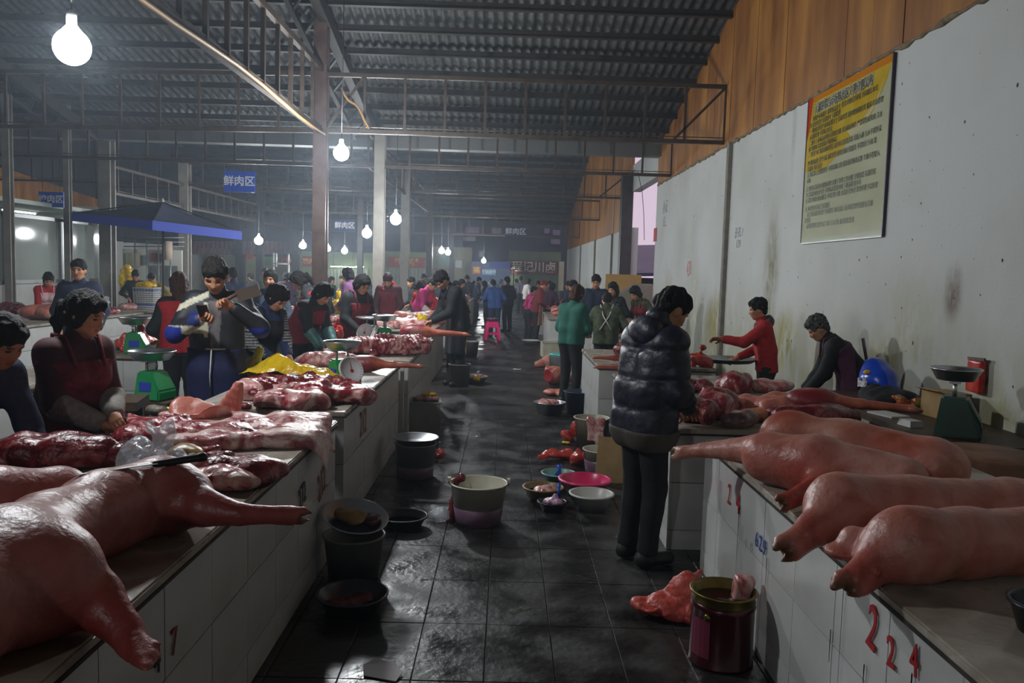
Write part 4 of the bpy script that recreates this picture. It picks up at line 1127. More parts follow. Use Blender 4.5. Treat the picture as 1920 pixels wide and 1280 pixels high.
def slab(name, label, loc, dims, m, seed, rz=0, h=.013, amp=.014, freq=10, droop=0.0, droop_at=None, group=None, ridge=None, curl=0.0, cat='meat'):
    L, W, T = dims; s = SDF(h, .03); r = random.Random(seed)
    s.box((0, 0, T * .5), (L * .5 - T * .4, W * .5 - T * .4, T * .12), T * .38)
    for i in range(6):
        s.ell((r.uniform(-.38, .38) * L, r.uniform(-.38, .38) * W, T * r.uniform(.55, .9)), (L * r.uniform(.1, .2), W * r.uniform(.1, .22), T * r.uniform(.3, .55)), rotm('Z', r.uniform(0, 3)))
    for i in range(10):
        a = r.uniform(0, 6.28); s.ell((math.cos(a) * L * .46, math.sin(a) * W * .46, T * .45), (r.uniform(.04, .09), r.uniform(.04, .08), T * .5))
    s.noise(amp * .8, freq, seed); s.noise(amp * .25, freq * 4.5, seed + 2); s.ridged(amp * 1.1, freq * 1.3, seed)
    if ridge: s.disp.append(ridge)
    V, Q = s.run()
    if droop_at is not None:
        c, q = math.cos(rz), math.sin(rz); xw = V[:, 0] * c - V[:, 1] * q + loc[0]; e = np.clip((xw - droop_at), 0, 1); V[:, 2] -= droop * e + 3 * e * e; dx = -.55 * e * e / (e + .05); V[:, 0] += dx * c; V[:, 1] -= dx * q
    V[:, 2] += curl * (np.abs(V[:, 1]) / (W / 2)) ** 2
    o = obj(name, rawmesh(name, V, Q, m), None, loc, (0, 0, rz)); return tag(o, label, cat, group)
def ham(name, label, loc, rz, L=.62, R=.12, m=None, seed=1, h=.013, shank=.5, tilt=0.0, group=None, cat='pork leg'):
    """a leg of pork: ham at the origin, trotter along +x"""
    s = SDF(h, .06)
    s.ell((0, 0, R * .85), (R * 1.5, R * 1.05, R * .85)); s.ell((-R * .6, R * .2, R * .7), (R * 1.0, R * .95, R * .7))
    x1 = L * shank; s.cap((R * .8, 0, R * .9), (x1, 0, R * .85 + tilt * .5), R * .62, R * .30); s.cap((x1, 0, R * .85 + tilt * .5), (L, .01, R * .8 + tilt), R * .30, R * .22, k=.03)
    for q in (-1, 1): s.cap((L - .01, q * R * .12, R * .8 + tilt), (L + R * .5, q * R * .2, R * .7 + tilt), R * .18, R * .10, k=.008)
    s.noise(.006, 16, seed); s.noise(.002, 60, seed); s.cut((0, 0, 0), (0, 0, -1))
    red = np.array(lin('8a2c34')[:3]); sk = np.array(lin((196, 112, 88))[:3]); w1 = wob(seed, 20); pale = np.array(lin('d0a0a0')[:3]); hf = np.array(lin('7a5a40')[:3])
    def cf(V):
        n = w1(V[:, 0], V[:, 1], V[:, 2]); t = np.clip((V[:, 0] - R * .9 + n * .08) / .06, 0, 1)[:, None]
        u = np.clip(n * 1.6 - .1, 0, 1)[:, None]; c = (red * (1 - u) + pale * u) * (1 - t) + sk * t
        g = np.clip((V[:, 0] - L - .005) / .03, 0, 1)[:, None]; return c * (1 - g) + hf * g
    o = obj(name, s.mesh(name, m or m_pig, cf), None, loc, (0, 0, rz)); return tag(o, label, cat, group)
def on(px, py, z=HL): return PZ(px, py, z)

# ---- counter 1 (near left)
slab('side_of_pork', 'broad side of pork hanging over the counter corner beside the tiled wall end', (-1.30, 4.33, HL + .002), (.86, .66, .075), m_belly, 31, rz=.30, droop=.3, droop_at=-.99, h=.011)
lump('pork_flap', 'dark pork flap hanging over the counter edge under the broad side', 'meat', on(500, 905) + Vector((-.10, .0, 0)), (.36, .24, .13), m_lean, 32, n=7, h=.010, amp=.012)
lump('pork_shank_end', 'pale shank bone end with red meat beside the clear plastic bag', 'meat', on(405, 925) + Vector((-.02, .05, 0)), (.34, .15, .10), m_pale, 33, n=5, h=.010)
slab('pork_rind', 'folded pink rind with one pointed corner standing up', on(395, 800), (.40, .26, .05), m_fat, 34, rz=.5, curl=.06, amp=.02)
s_ = SDF(.010, .02)
for i in range(5): s_.box((.0 + .012 * i, 0, .03 + .04 * i), (.065 - .013 * i, .006, .022), .012)
s_.noise(.006, 18, 4)
tag(obj('pork_ear_piece', s_.mesh('pork_ear_piece', m_fat), None, on(430, 790) + Vector((0, -.02, .03)), (0, .15, -.4)), 'pointed triangular rind piece rising above the folded pink rind', 'meat')
slab('pork_loin', 'long pork loin lying across the near counter behind the tray', on(300, 822), (.62, .17, .10), m_meat, 35, rz=-.42, amp=.010)
lump('pork_knuckle', 'shiny pork knuckle just beside the steel tray', 'meat', on(265, 845), (.24, .20, .14), m_meat, 36, h=.010, n=6)
lump('meat_scrap', 'small red scrap beside the loin end', 'meat', on(395, 832), (.10, .08, .05), m_lean, 37, h=.008, n=4)
lump('brown_offal', 'brown stomach like offal next to the broad pork side', 'offal', on(362, 862), (.24, .13, .08), mat('brown_offal', '8a6a34', 'a58443', rough=.35, scale=12, bump=.25), 38, h=.009, n=5)
lump('pork_scrap', 'purple scraps in front of the brown offal', 'meat', on(345, 868), (.12, .08, .05), m_organ, 39, h=.008, n=5)
lump('dark_liver', 'dark glossy offal heap behind the clear plastic bag', 'offal', on(215, 880), (.42, .26, .13), m_organ, 40, h=.011, n=7)
lump('pork_pile', 'large dark red pork joint at the left frame edge behind the pigs', 'meat', on(105, 880) + Vector((0, .06, 0)), (.55, .34, .17), m_lean, 41, h=.011, n=9, amp=.016)
lump('pork_pile', 'pork shoulder behind the large dark red joint, cut by the frame', 'meat', on(15, 880) + Vector((-.05, .1, 0)), (.4, .3, .13), m_meat, 42, n=7)
lump('meat_offcut', 'grey green cleaned tripe by the yellow paper', 'offal', on(300, 778), (.14, .10, .06), mat('tripe', '5a5448', '7d7566', rough=.5, scale=30, bump=.4), 43, h=.009)
lump('meat_offcut', 'pink offcut between the tripe and the folded rind', 'meat', on(330, 785), (.16, .12, .07), m_pale, 44, h=.009)
lump('yellow_paper', 'crumpled yellow and green wrapper on the counter behind the rind', 'wrapper', on(318, 774), (.13, .05, .035), mat('yellow_wrapper', 'c9c420', '9dac1c', rough=.35, scale=9), 45, h=.007, amp=.012, freq=40)
# steel tray with offal
q = on(220, 845); t = root('steel_tray', 'dented dark steel tray with shiny offal strips on the near counter', 'tray', q, -.35)
m_steelb = mat('stainless_steel', 'c4c6ca', 'b0b3b8', rough=.34, metal=1.0, scale=3)
b = MB(); b.lathe([(.001, .02), (.20, .02), (.245, .05), (.25, .05), (.205, .008), (.001, .008)], 28, sx=1.1, sy=.6); b.build('pan', m_steelb, t)
o = lump('offal_strips', 'shiny offal strips lying in the steel tray', 'offal', q + Vector((0, 0, .02)), (.34, .18, .07), m_organ, 46, h=.009, n=8)
# knife on the pig
t = root('knife', 'butcher knife with black handle lying on the pig', 'knife', (0, 0, 0))
ka, kb = Vector((-1.31, 2.50, 1.035)), Vector((-1.135, 2.68, 1.035)); d = (kb - ka)
kb2 = kb + d * .62; b = MB()
n_ = Vector((-d.y, d.x, -.04)).normalized() * .025
b.add([ka, kb - n_ * .7, kb + n_, ka + d * .12 + n_ * .8, ka + Vector((0, 0, .003)), kb - n_ * .7 + Vector((0, 0, .003)), kb + n_ + Vector((0, 0, .003)), ka + d * .12 + n_ * .8 + Vector((0, 0, .003))],
      [(3, 2, 1, 0), (4, 5, 6, 7), (0, 1, 5, 4), (1, 2, 6, 5), (2, 3, 7, 6), (3, 0, 4, 7)])
b.build('blade', mat('bright_blade', 'd8dadc', rough=.4, metal=.6), t)
s_ = SDF(.005, .01); s_.cap(kb, kb2, .012, .014).cap(kb2, kb2 + d * .03, .015, .015); obj('handle', s_.mesh('handle', mat('black_plastic', '131315', rough=.4)), t)
# clear plastic bag
def bag(label, loc, dims, m, seed, name='plastic_bag', rz=0, knot=True, amp=.022, freq=22, h=.010, group=None, cat='bag'):
    def ex(s):
        if knot: s.cap((0, 0, dims[2] * .3), (dims[0] * .1, 0, dims[2] * 1.15), dims[0] * .10, dims[0] * .16, k=.03)
    o = lump(name, label, cat, loc, dims, m, seed, h=h * 1.5, rz=rz, amp=amp, freq=freq, n=6, extra=ex, group=group, crumple=True); me = o.data
    me.polygons.foreach_set('use_smooth', np.zeros(len(me.polygons), dtype=bool)); return o
m_clear = mat('clear_polythene', 'dfe2ea', rough=.16, alpha=.42, spec=.8, bump=.4, bscale=30)
m_yel = mat('yellow_polythene', 'e0bc12', 'd8a80c', rough=.26, scale=4, bump=.3, bscale=26, spec=.6, coat=.2)
m_redbag = mat('red_polythene', 'd0473a', 'b83228', rough=.3, scale=5, bump=.3, bscale=26, spec=.6)
bag('crumpled clear plastic bag on the near counter behind the knife', on(300, 905) + Vector((-.02, .0, 0)), (.36, .26, .17), m_clear, 50, amp=.03, freq=20)
# ---- counter 2
def sheet(name, label, cat, loc, L, W, H, m, seed, rz=0, peak=.4, nx=34, ny=20):
    # a thin crumpled plastic sheet lying in folds
    U, Vv = np.meshgrid(np.linspace(0, 1, nx), np.linspace(0, 1, ny), indexing='ij'); r = np.random.RandomState(seed)
    rg = rid(seed, 9); rg2 = rid(seed + 7, 19)
    wv = .75 + .25 * np.sin(U * 7 + seed) * np.sin(np.pi * U); x = (U - .5) * L + .03 * np.sin(Vv * 5 + 2 * U); y = (Vv - .5) * W * wv * (.55 + .45 * np.sin(np.pi * np.clip(U * .9 + .08, 0, 1)))
    hump = np.exp(-((U - peak) / .26) ** 2) * np.sin(np.pi * np.clip(Vv * .9 + .05, 0, 1)) ** .7 + .35 * np.exp(-((U - .8) / .16) ** 2) * np.sin(np.pi * Vv)
    z = H * hump + .030 * rg(x * 1.0, y, z_ := 0 * x) * (.4 + hump) + .014 * rg2(x, y, 0 * x) + .018
    z = np.maximum(z + r.uniform(-.004, .004, z.shape), .004)
    P = np.stack([x, y, z], -1).reshape(-1, 3); n = len(P); I = np.arange(n).reshape(nx, ny)
    Q = np.stack([I[:-1, :-1], I[1:, :-1], I[1:, 1:], I[:-1, 1:]], -1).reshape(-1, 4); P2 = P - np.array((0, 0, .003))
    o = obj(name, rawmesh(name, np.concatenate([P, P2]), np.concatenate([Q, Q[:, ::-1] + n]), m, None, False), None, loc, (0, 0, rz)); return tag(o, label, cat)
sheet('plastic_bag', 'large yellow plastic bag on the counter next to the single green scale', 'bag', on(545, 722) + Vector((0, .05, .05)), .78, .42, .15, m_yel, 51, rz=-.12)
bag('pale yellow bag standing behind the large yellow bag', on(478, 712) + Vector((-.05, .2, 0)), (.26, .2, .17), mat('pale_yellow_polythene', 'd9cf2a', 'e8e070', rough=.25, scale=6, bump=.3), 52, amp=.02)
G2 = 'pork pieces on the counter with the single green scale'
lump('pork_trotter', 'bony pork joint with white sinews at the corner of the second counter', 'meat', on(455, 748), (.30, .22, .17), m_pale, 53, h=.011, group=G2, n=7)
slab('pork_shoulder', 'pork shoulder slab with grey rind drooping at the counter front', on(540, 765), (.44, .22, .11), m_belly, 54, rz=.1, h=.012, group=G2)
slab('pork_shoulder', 'flat pork slab with wavy fat rim beside the scale dial', on(625, 755), (.50, .26, .12), m_meat, 55, rz=.25, h=.012, group=G2, amp=.02)
lump('pork_hock', 'red pork hock lying between the slabs', 'meat', on(520, 735), (.26, .2, .14), m_lean, 56, group=G2)
lump('pork_hock', 'dark pork piece under the yellow bag', 'meat', on(500, 722), (.3, .2, .12), m_lean, 57, group=G2)
slab('minced_pork', 'flat red lean slab behind the scale dial', on(590, 728), (.36, .22, .09), m_lean, 58, group=G2, amp=.008, freq=30)
lump('red_scrap', 'ragged red scrap at the front left of the second counter', 'meat', on(452, 765), (.14, .09, .05), m_lean, 59, h=.009, group=G2)
lump('pork_offcut', 'ragged pork trimmings hanging between the two front slabs', 'meat', on(588, 768), (.16, .12, .09), m_meat, 60, h=.010, group=G2)
lump('pork_cuts', 'heap of fatty pork cuts behind the yellow bag', 'meat', on(595, 695) + Vector((0, .3, 0)), (.5, .3, .16), m_pale, 61, group=G2, n=8)
ham('ham', 'pork leg with trotter reaching over the joint of the two counters', on(682, 697), -.06, L=.5, R=.085, seed=2)
lump('pork_cuts', 'pork cuts lying behind the green scale', 'meat', on(660, 690) + Vector((-.25, .3, 0)), (.34, .26, .13), m_pale, 62, group=G2)
# ---- counter 3
slab('pork_ribs', 'rack of pork ribs lying across the third counter', on(725, 665) + Vector((0, .1, 0)), (.92, .36, .17), m_meat, 63, rz=.12, h=.012, ridge=(.007, lambda X, Y, Z: np.sin(2 * np.pi * (X + .4 * Y) / .05) * np.clip((Z - .05) / .06, 0, 1)), group='pork on the third counter')
lump('pork_shank', 'small shank stub at the right end of the ribs', 'meat', on(775, 655), (.22, .12, .10), m_meat, 64, group='pork on the third counter')
ham('ham', 'large pork leg whose trotter sticks out over the aisle beside the black aproned man', on(778, 638), -.10, L=.66, R=.125, seed=4)
lump('pork_scraps', 'red scraps lying left of the ribs', 'meat', on(655, 660), (.3, .22, .1), m_lean, 65, group='pork on the third counter')
bag('yellow bag with tied top on the third counter', on(778, 617) + Vector((0, .2, 0)), (.3, .24, .17), m_yel, 66, amp=.02)
bag('orange red bag hanging behind the pair of scales', on(655, 640) + Vector((-.2, .2, 0)), (.24, .2, .22), m_redbag, 67)
# ---- counter 4 and beyond
slab('side_of_pork', 'pale spread side of pork in front of the red hooded person', Vector((-1.62, 12.75, HL)), (.85, .7, .14), m_pale, 68, rz=.2, group='pork sides on the fourth counter', h=.018)
slab('side_of_pork', 'pink pork side with white rind beside the black aproned man', Vector((-1.45, 13.9, HL)), (.7, .7, .18), m_fat, 69, rz=.5, group='pork sides on the fourth counter', h=.018)
lump('white_dish', 'white plastic lid lying on the pork side', 'lid', Vector((-1.32, 13.35, HL + .16)), (.34, .16, .04), mat('white_plastic', 'd6d6d4', rough=.35), 70)
bag('yellow plastic bag full of goods beside the bending black sleeved woman', PZ(631, 590, HL) + Vector((0, .1, 0)), (.42, .34, .34), m_yel, 71, amp=.02, h=.016)
lump('wrapped_meat', 'white wrapped meat tray under the yellow full bag', 'meat', PZ(632, 605, HL), (.34, .3, .12), m_pale, 72)

def jumble(n, cx, cy, wx, wy, h, seed, label, group, mats, sz=(.12, .2), hh=.0):
    r = random.Random(seed)
    for i in range(n):
        L = r.uniform(*sz); lump('pork_trimming', label, 'meat', (cx + r.uniform(-wx, wx), cy + r.uniform(-wy, wy), h + r.uniform(0, hh)), (L, L * r.uniform(.4, .8), L * r.uniform(.28, .5)), mats[i % len(mats)], seed * 50 + i, rz=r.uniform(0, 6.28), h=.010, n=4, amp=.012, freq=26, group=group)
jumble(22, -1.45, 5.75, .36, .36, HL, 3, 'small pork trimming in the heap around the yellow bag and single green scale', 'trimmings by the single green scale', (m_meat, m_lean, m_pale, m_belly), hh=.05)
jumble(12, -1.55, 4.05, .32, .45, HL, 4, 'small pork trimming between the tray, the loin and the pigs on the near left counter', 'trimmings on the near left counter', (m_lean, m_meat, m_organ), hh=.03)
jumble(9, -1.40, 8.9, .35, .4, HL, 5, 'small pork trimming around the ribs on the third counter', 'trimmings by the ribs', (m_meat, m_pale), hh=.03)
jumble(16, 1.62, 5.75, .40, .42, HR_, 6, 'small pork trimming in the heap before the grey haired person', 'trimmings before the grey haired person', (m_lean, m_meat, m_organ, m_fat), hh=.05)
jumble(10, -3.85, 8.9, .3, .5, HL, 7, 'small pork trimming behind the green scale with purple label', 'trimmings on the second row', (m_meat, m_fat), sz=(.15, .28), hh=.04)
# generic pieces for the farther counters
pool = []
for i, (m_, dm) in enumerate(((m_meat, (.34, .22, .12)), (m_lean, (.3, .2, .12)), (m_pale, (.4, .26, .12)), (m_fat, (.42, .3, .14)), (m_meat, (.5, .2, .14)), (m_pale, (.3, .3, .1)))):
    o = lump('pork_piece', None, None, (0, 0, -5), dm, m_, 100 + i, h=.02, n=6); pool.append(o)
def scatter(n, x0, x1, y0, y1, h, seed, label, group):
    r = random.Random(seed)
    for i in range(n):
        src = pool[r.randrange(len(pool))]; o = src.copy(); col.objects.link(o)
        o.location = (r.uniform(x0, x1), y0 + (y1 - y0) * (i + r.uniform(.2, .8)) / n, h); o.rotation_euler = (0, 0, r.uniform(0, 6.28)); k = r.uniform(.8, 1.2); o.scale = (k, k, k * r.uniform(.8, 1.2))
        tag(o, label, 'meat', group)
for (a, e, sd) in ((15.5, 17.9, 1), (18.7, 21.1, 2), (21.9, 24.3, 3), (25.1, 27.5, 4)):
    scatter(8, -1.9, -1.25, a, e, HL, sd, 'raw pork piece on the far counters left of the aisle', 'pork on the far left counters')
for (a, e, sd) in ((11.1, 13.5, 5), (14.2, 16.6, 6), (17.3, 19.7, 7), (20.5, 22.9, 8)):
    scatter(7, -4.2, -3.6, a, e, HL, sd, 'raw pork piece on the far counters of the second row', 'pork on the second row counters')
for (a, e, sd) in ((17.0, 19.5, 9), (22.6, 25.1, 10)):
    scatter(9, 1.1, 1.9, a, e, HR_, sd, 'raw pork piece on the far right counters', 'pork on the far right counters')
scatter(5, 1.2, 2.0, 12.85, 13.6, HR_, 11, 'raw pork piece on the counter before the camouflage clad person', 'pork before the camouflage person')
scatter(4, -7.2, -6.6, 12.2, 14.4, HL, 12, 'raw pork piece in front of the girl in pale pink apron', 'pork before the girl')
scatter(6, -7.2, -6.5, 15.1, 17.3, HL, 13, 'raw pork piece around the woven basket', 'pork around the basket')
scatter(7, -4.2, -3.6, 8.3, 10.3, HL, 14, 'raw pork piece beside the cup of yellow drink', 'pork near the yellow cup')
for o in pool: bpy.data.objects.remove(o)
# second row, near
slab('pork_belly', 'large orange pink pork belly slab left of the woman in dark red apron', (-3.72, 5.55, HL), (.55, .62, .20), m_fat, 80, rz=.2)
slab('pork_belly', 'red and white pork cut under the large orange pink slab', (-3.62, 5.05, HL), (.50, .36, .15), m_meat, 81, rz=.1)
lump('pork_belly', 'pork joint at the left edge behind the bending person', 'meat', (-4.0, 5.2, HL), (.5, .4, .2), m_pale, 82)
ham('ham', 'pork leg pile end behind the green scale with blue label', (-3.8, 9.3, HL), .3, L=.55, R=.11, seed=6)
lump('pork_joint', 'large pale pork joint at the left on the booth side counter', 'meat', PZ(75, 600, HL) + Vector((0, .1, 0)), (.75, .5, .28), m_fat, 83, n=8)
lump('pork_joint', 'dark wrapped joint beside the large pale pork joint', 'meat', PZ(15, 590, HL) + Vector((0, .2, 0)), (.5, .4, .2), m_lean, 84, n=6)
bag('red plastic bag on the second row counter behind the woman in dark red apron', (-3.72, 8.35, HL), (.4, .34, .22), m_redbag, 85)
# ---- right counters
GR2 = 'pork pieces on the counter before the grey haired person'
for (nm, lb, px, py, dm, m_, sd, rz) in (
    ('pork_joint', 'pork head joint with a round dark hole on the right middle counter', 1345, 780, (.34, .30, .21), m_meat, 90, 0),
    ('pork_joint', 'purple red pork knuckle at the back of the right middle counter', 1385, 735, (.34, .28, .18), m_meat, 91, .4),
    ('pork_joint', 'dark pork joint next to the quilted coat man', 1305, 790, (.30, .26, .19), m_lean, 92, 0),
    ('grey_tripe', 'grey purple offal lump at the front of the right middle counter', 1385, 800, (.26, .16, .12), mat('grey_offal', '5c4444', '8a6c68', rough=.3, scale=9, bump=.3), 93, .2),
    ('pork_shoulder', 'long pork shoulder with pale rind on the right middle counter', 1465, 780, (.66, .28, .18), m_fat, 94, -.25),
    ('pork_shoulder', 'dark red shoulder beside the long pale one', 1520, 795, (.55, .26, .16), m_lean, 95, -.2),
    ('pork_cut', 'purple cut lying behind the dark hole joint', 1305, 735, (.30, .2, .12), m_lean, 96, .1),
    ('pork_cut', 'fat rimmed cut under the hands of the grey haired person', 1450, 735, (.36, .24, .13), m_pale, 97, .3),
    ('pork_cut', 'orange fat lump between the joints on the right middle counter', 1410, 790, (.2, .16, .1), mat('orange_fat', 'b5603c', 'd08a62', rough=.3, scale=7, bump=.2), 98, 0)):
    lump(nm, lb, 'meat', PZ(px, py, HR_), dm, m_, sd, rz=rz, group=GR2, n=7, h=.012)
ham('ham', 'pork leg with long red shank pointing to the wall on the right middle counter', PZ(1530, 790, HR_) + Vector((.0, .1, .04)), -.35, L=.62, R=.10, seed=9)
for (px, py, lb, sd) in ((1150, 672, 'upper trotter of the two hanging over the white counter edge', 1), (1160, 690, 'lower red trotter of the two hanging over the white counter edge', 2)):
    q = PZ(px + 8, py + 12, HR_); o = ham('pork_trotter', lb, q + Vector((.18, .05 * (2 - sd), 0)), math.pi - .1, L=.42, R=.075, seed=20 + sd)
lump('pork_chop_pile', 'red pork pieces piled on the counter with two trotters', 'meat', (1.5, 9.2, HR_), (.5, .5, .2), m_lean, 99, n=9)
bag('pink red bag on the counter corner behind the quilted coat man', PZ(1315, 690, HR_) + Vector((0, .15, 0)), (.30, .24, .17), m_redbag, 101)
# ================================================================== HANGING LAMPS
emat('bulb_glow', LAMP_COL, LAMP)
m_cord = mat('black_cord', '151515', rough=.6); m_sock = mat('white_socket', 'c8c8c4', rough=.4)
def lamp(label, px, py, Y, r=.07, top=None, group=None, pos=None, k=1.0):
    p = Vector(pos) if pos else PY(px, py, Y)
    t = root('hanging_bulb', label, 'lamp', p, 0, group)
    zt = top if top else ((roofA(p.y) if p.y < 18.4 else roofB(p.y)) + .0)
    b = MB(); b.lathe([(.001, -r)] + [(r * math.cos(q_), r * math.sin(q_)) for q_ in np.linspace(-1.3, .75, 9)] + [(r * .5, r * .9), (.03, r * 1.15)], 20); gm = 'bulb_glow_%g' % k
    if gm not in MATS: emat(gm, LAMP_COL, LAMP * k)
    b.build('bulb', MATS[gm], t)
    b = MB(); b.lathe([(.024, r * 1.1), (.028, r * 1.15), (.028, r * 1.15 + .07), (.012, r * 1.15 + .085)], 10); b.build('socket', m_sock, t)
    MB().tube([(0, 0, r * 1.15 + .08), (.01, .01, (zt - p.z) * .5), (0, 0, zt - p.z)], .005, 5).build('cord', m_cord, t)
    return t
lamp('large glaring bulb at the upper left of the hall, nearest of all', 135, 88, 4.82, .10, k=1.0)
lamp('glaring bulb right of the brown column, second largest', 640, 287, 10.5, .095, k=2.4)
lamp('bright bulb just left of the wide grey column above the crowd', 742, 411, 15.5, .10)
lamp('bright bulb under the faded blue meat sign', 688, 437, 18.0, .10)
lamp('bulb in front of the far left column beside the parasol', 485, 451, 21.0, .10)
lamp('bulb a little left of the brown column, over the stall crowd', 568, 460, 25.0, .10)
GF = 'small bulbs far down the hall'
for px, py, Y in ((615, 466, 31), (646, 470, 28), (828, 470, 30), (840, 473, 31.5), (907, 489, 37)):
    lamp('small bulb far down the hall', px, py, Y, .10, group=GF)
lamp('bulb hanging behind the viewpoint', 0, 0, 0, .10, pos=(-2.4, -3.0, 2.9), k=.55)

# ================================================================== SCALES
m_gr = mat('green_enamel', '0f8a4c', '0c7a42', rough=.35, scale=5, coat=.2); m_grd = mat('dark_green_enamel', '0c4a3a', '0a3f32', rough=.4, scale=5)
m_dial = mat('scale_dial', 'c9c2c4', rough=.35); m_needle = mat('red_needle', 'a02028', rough=.4); m_bluel = mat('blue_label', '2c3fae', rough=.5)
def scale(label, loc, rz, s=1.0, green=None, dial=True, pan_r=.145, pan_h=.055, label_mark=True, group='green dial scales'):
    green = green or m_gr
    t = root('dial_scale', label, 'scale', loc, rz, group); t.scale = (s, s, s)
    b = bmesh.new(); vs = [b.verts.new(p) for p in ((-.10, -.11, 0), (.10, -.11, 0), (.10, .10, 0), (-.10, .10, 0), (-.085, -.04, .20), (.085, -.04, .20), (.085, .075, .20), (-.085, .075, .20), (-.10, -.11, .07), (.10, -.11, .07))]
    for f in ((3, 2, 1, 0), (4, 5, 6, 7), (0, 1, 9, 8), (8, 9, 5, 4), (2, 3, 7, 6), (1, 2, 6, 5, 9), (3, 0, 8, 4, 7)): b.faces.new([vs[i] for i in f])
    bmesh.ops.recalc_face_normals(b, faces=b.faces); bmesh.ops.bevel(b, geom=list(b.edges), offset=.012, segments=2, affect='EDGES')
    me = bpy.data.meshes.new('housing'); b.to_mesh(me); b.free(); me.materials.append(green); obj('housing', me, t)
    if dial:
        A = Matrix.Translation((0, -.10, .125)) @ Matrix.Rotation(math.radians(66), 4, 'X')
        dl_ = MB().lathe([(.001, .0), (.098, .0), (.105, .004), (.105, .016), (.098, .022), (.094, .017), (.001, .017)], 30, M=A).build('dial', m_dial, t)
        m = MB(); m.add([A @ Vector(p) for p in ((-.004, -.02, .0195), (.004, -.02, .0195), (.001, .07, .0195), (-.001, .07, .0195))], [(0, 1, 2, 3)]); m.add([A @ Vector(p) for p in ((-.013, -.022, .019), (.013, -.022, .019), (.013, .002, .019), (-.013, .002, .019))], [(0, 1, 2, 3)]); m.build('needle', m_needle, dl_)
        m = MB()
        for k in range(24):
            a = k * math.pi / 12; c_, s_ = math.cos(a), math.sin(a)
            m.add([A @ Vector(p) for p in ((c_ * .078 - s_ * .0015, s_ * .078 + c_ * .0015, .0185), (c_ * .078 + s_ * .0015, s_ * .078 - c_ * .0015, .0185), (c_ * .09 + s_ * .0015, s_ * .09 - c_ * .0015, .0185), (c_ * .09 - s_ * .0015, s_ * .09 + c_ * .0015, .0185))], [(0, 1, 2, 3)])
        m.build('dial_marks', m_blackpaint, dl_)
    m = MB(); m.tube([(-.05, .02, .19), (-.05, .02, .275)], .010, 8); m.tube([(.05, .02, .19), (.05, .02, .275)], .010, 8); m.box((0, .02, .27), (.16, .05, .012)); m.build('pan_support', m_steelb, t)
    MB().lathe([(.001, .276), (pan_r * .72, .276), (pan_r * .97, .276 + pan_h), (pan_r * 1.02, .276 + pan_h + .004), (pan_r * 1.0, .276 + pan_h + .010), (pan_r * .94, .276 + pan_h + .004), (pan_r * .70, .283), (.001, .282)], 32, c=(0, .02, 0)).build('pan', m_steelb, t)
    if label_mark:
        m = MB(); m.box((.098, .0, .10), (.004, .09, .06)); m.box((-.098, .0, .10), (.004, .09, .06)); m.build('label_plate', m_bluel, t)
    return t
scale('green dial scale with shiny empty pan on the counter with the yellow bag', on(643, 722) + Vector((0, .02, 0)), R_(42), 1.0)
scale('green scale at the back of the pair beside the ribs, flat steel tray on top', on(678, 650) + Vector((0, .55, 0)), R_(-20), 1.05, pan_r=.17, pan_h=.012)
scale('green scale at the front of the pair beside the ribs, dial turned left', on(712, 650) + Vector((0, .25, 0)), R_(-70), 1.05)
scale('green scale with purple blue label on the second row counter', (-3.62, 7.98 + .15, HL), R_(100), 1.05, dial=False)
STOOL = Vector((-2.78, 6.55, .60))
scale('green scale with wide steel pan on a dark stool behind the phone man', STOOL, R_(75), 1.15, dial=False, pan_r=.16)
t = root('stool', 'dark wooden stool under the green scale behind the phone man', 'stool', (STOOL.x, STOOL.y, 0))
m_dwood = mat('dark_wet_wood', '3a2a1e', '52402e', rough=.5, scale=9, stretch=(1, 6, 1), bump=.2)
MB().box((0, 0, .58), (.34, .34, .04)).build('seat', m_dwood, t)
for sx in (-1, 1):
    for sy in (-1, 1): MB().bar((sx * .13, sy * .13, .57), (sx * .16, sy * .16, 0), .045).build('leg', m_dwood, t)
lump('dark_green_scale_cover', 'round green scale back in front of the man in navy jacket', 'scale', PZ(195, 570, HL) + Vector((-.3, -.1, 0)), (.3, .24, .25), m_gr, 120, amp=.004, h=.014)
# wooden bench between the woman and the phone man
t = root('workbench', 'low brown wooden bench between the woman in dark red apron and the phone man', 'bench', (-2.85, 5.75, 0), R_(12))
MB().box((0, 0, .70), (.62, .40, .06)).build('top', m_dwood, t)
for sx in (-1, 1):
    for sy in (-1, 1): MB().box((sx * .25, sy * .15, .335), (.06, .06, .67)).build('leg', m_dwood, t)
lump('rag', 'white rag on the low brown bench', 'rag', (-2.95, 5.70, .73), (.14, .10, .04), mat('white_rag', 'c4c0b8', rough=.8), 121, h=.008)

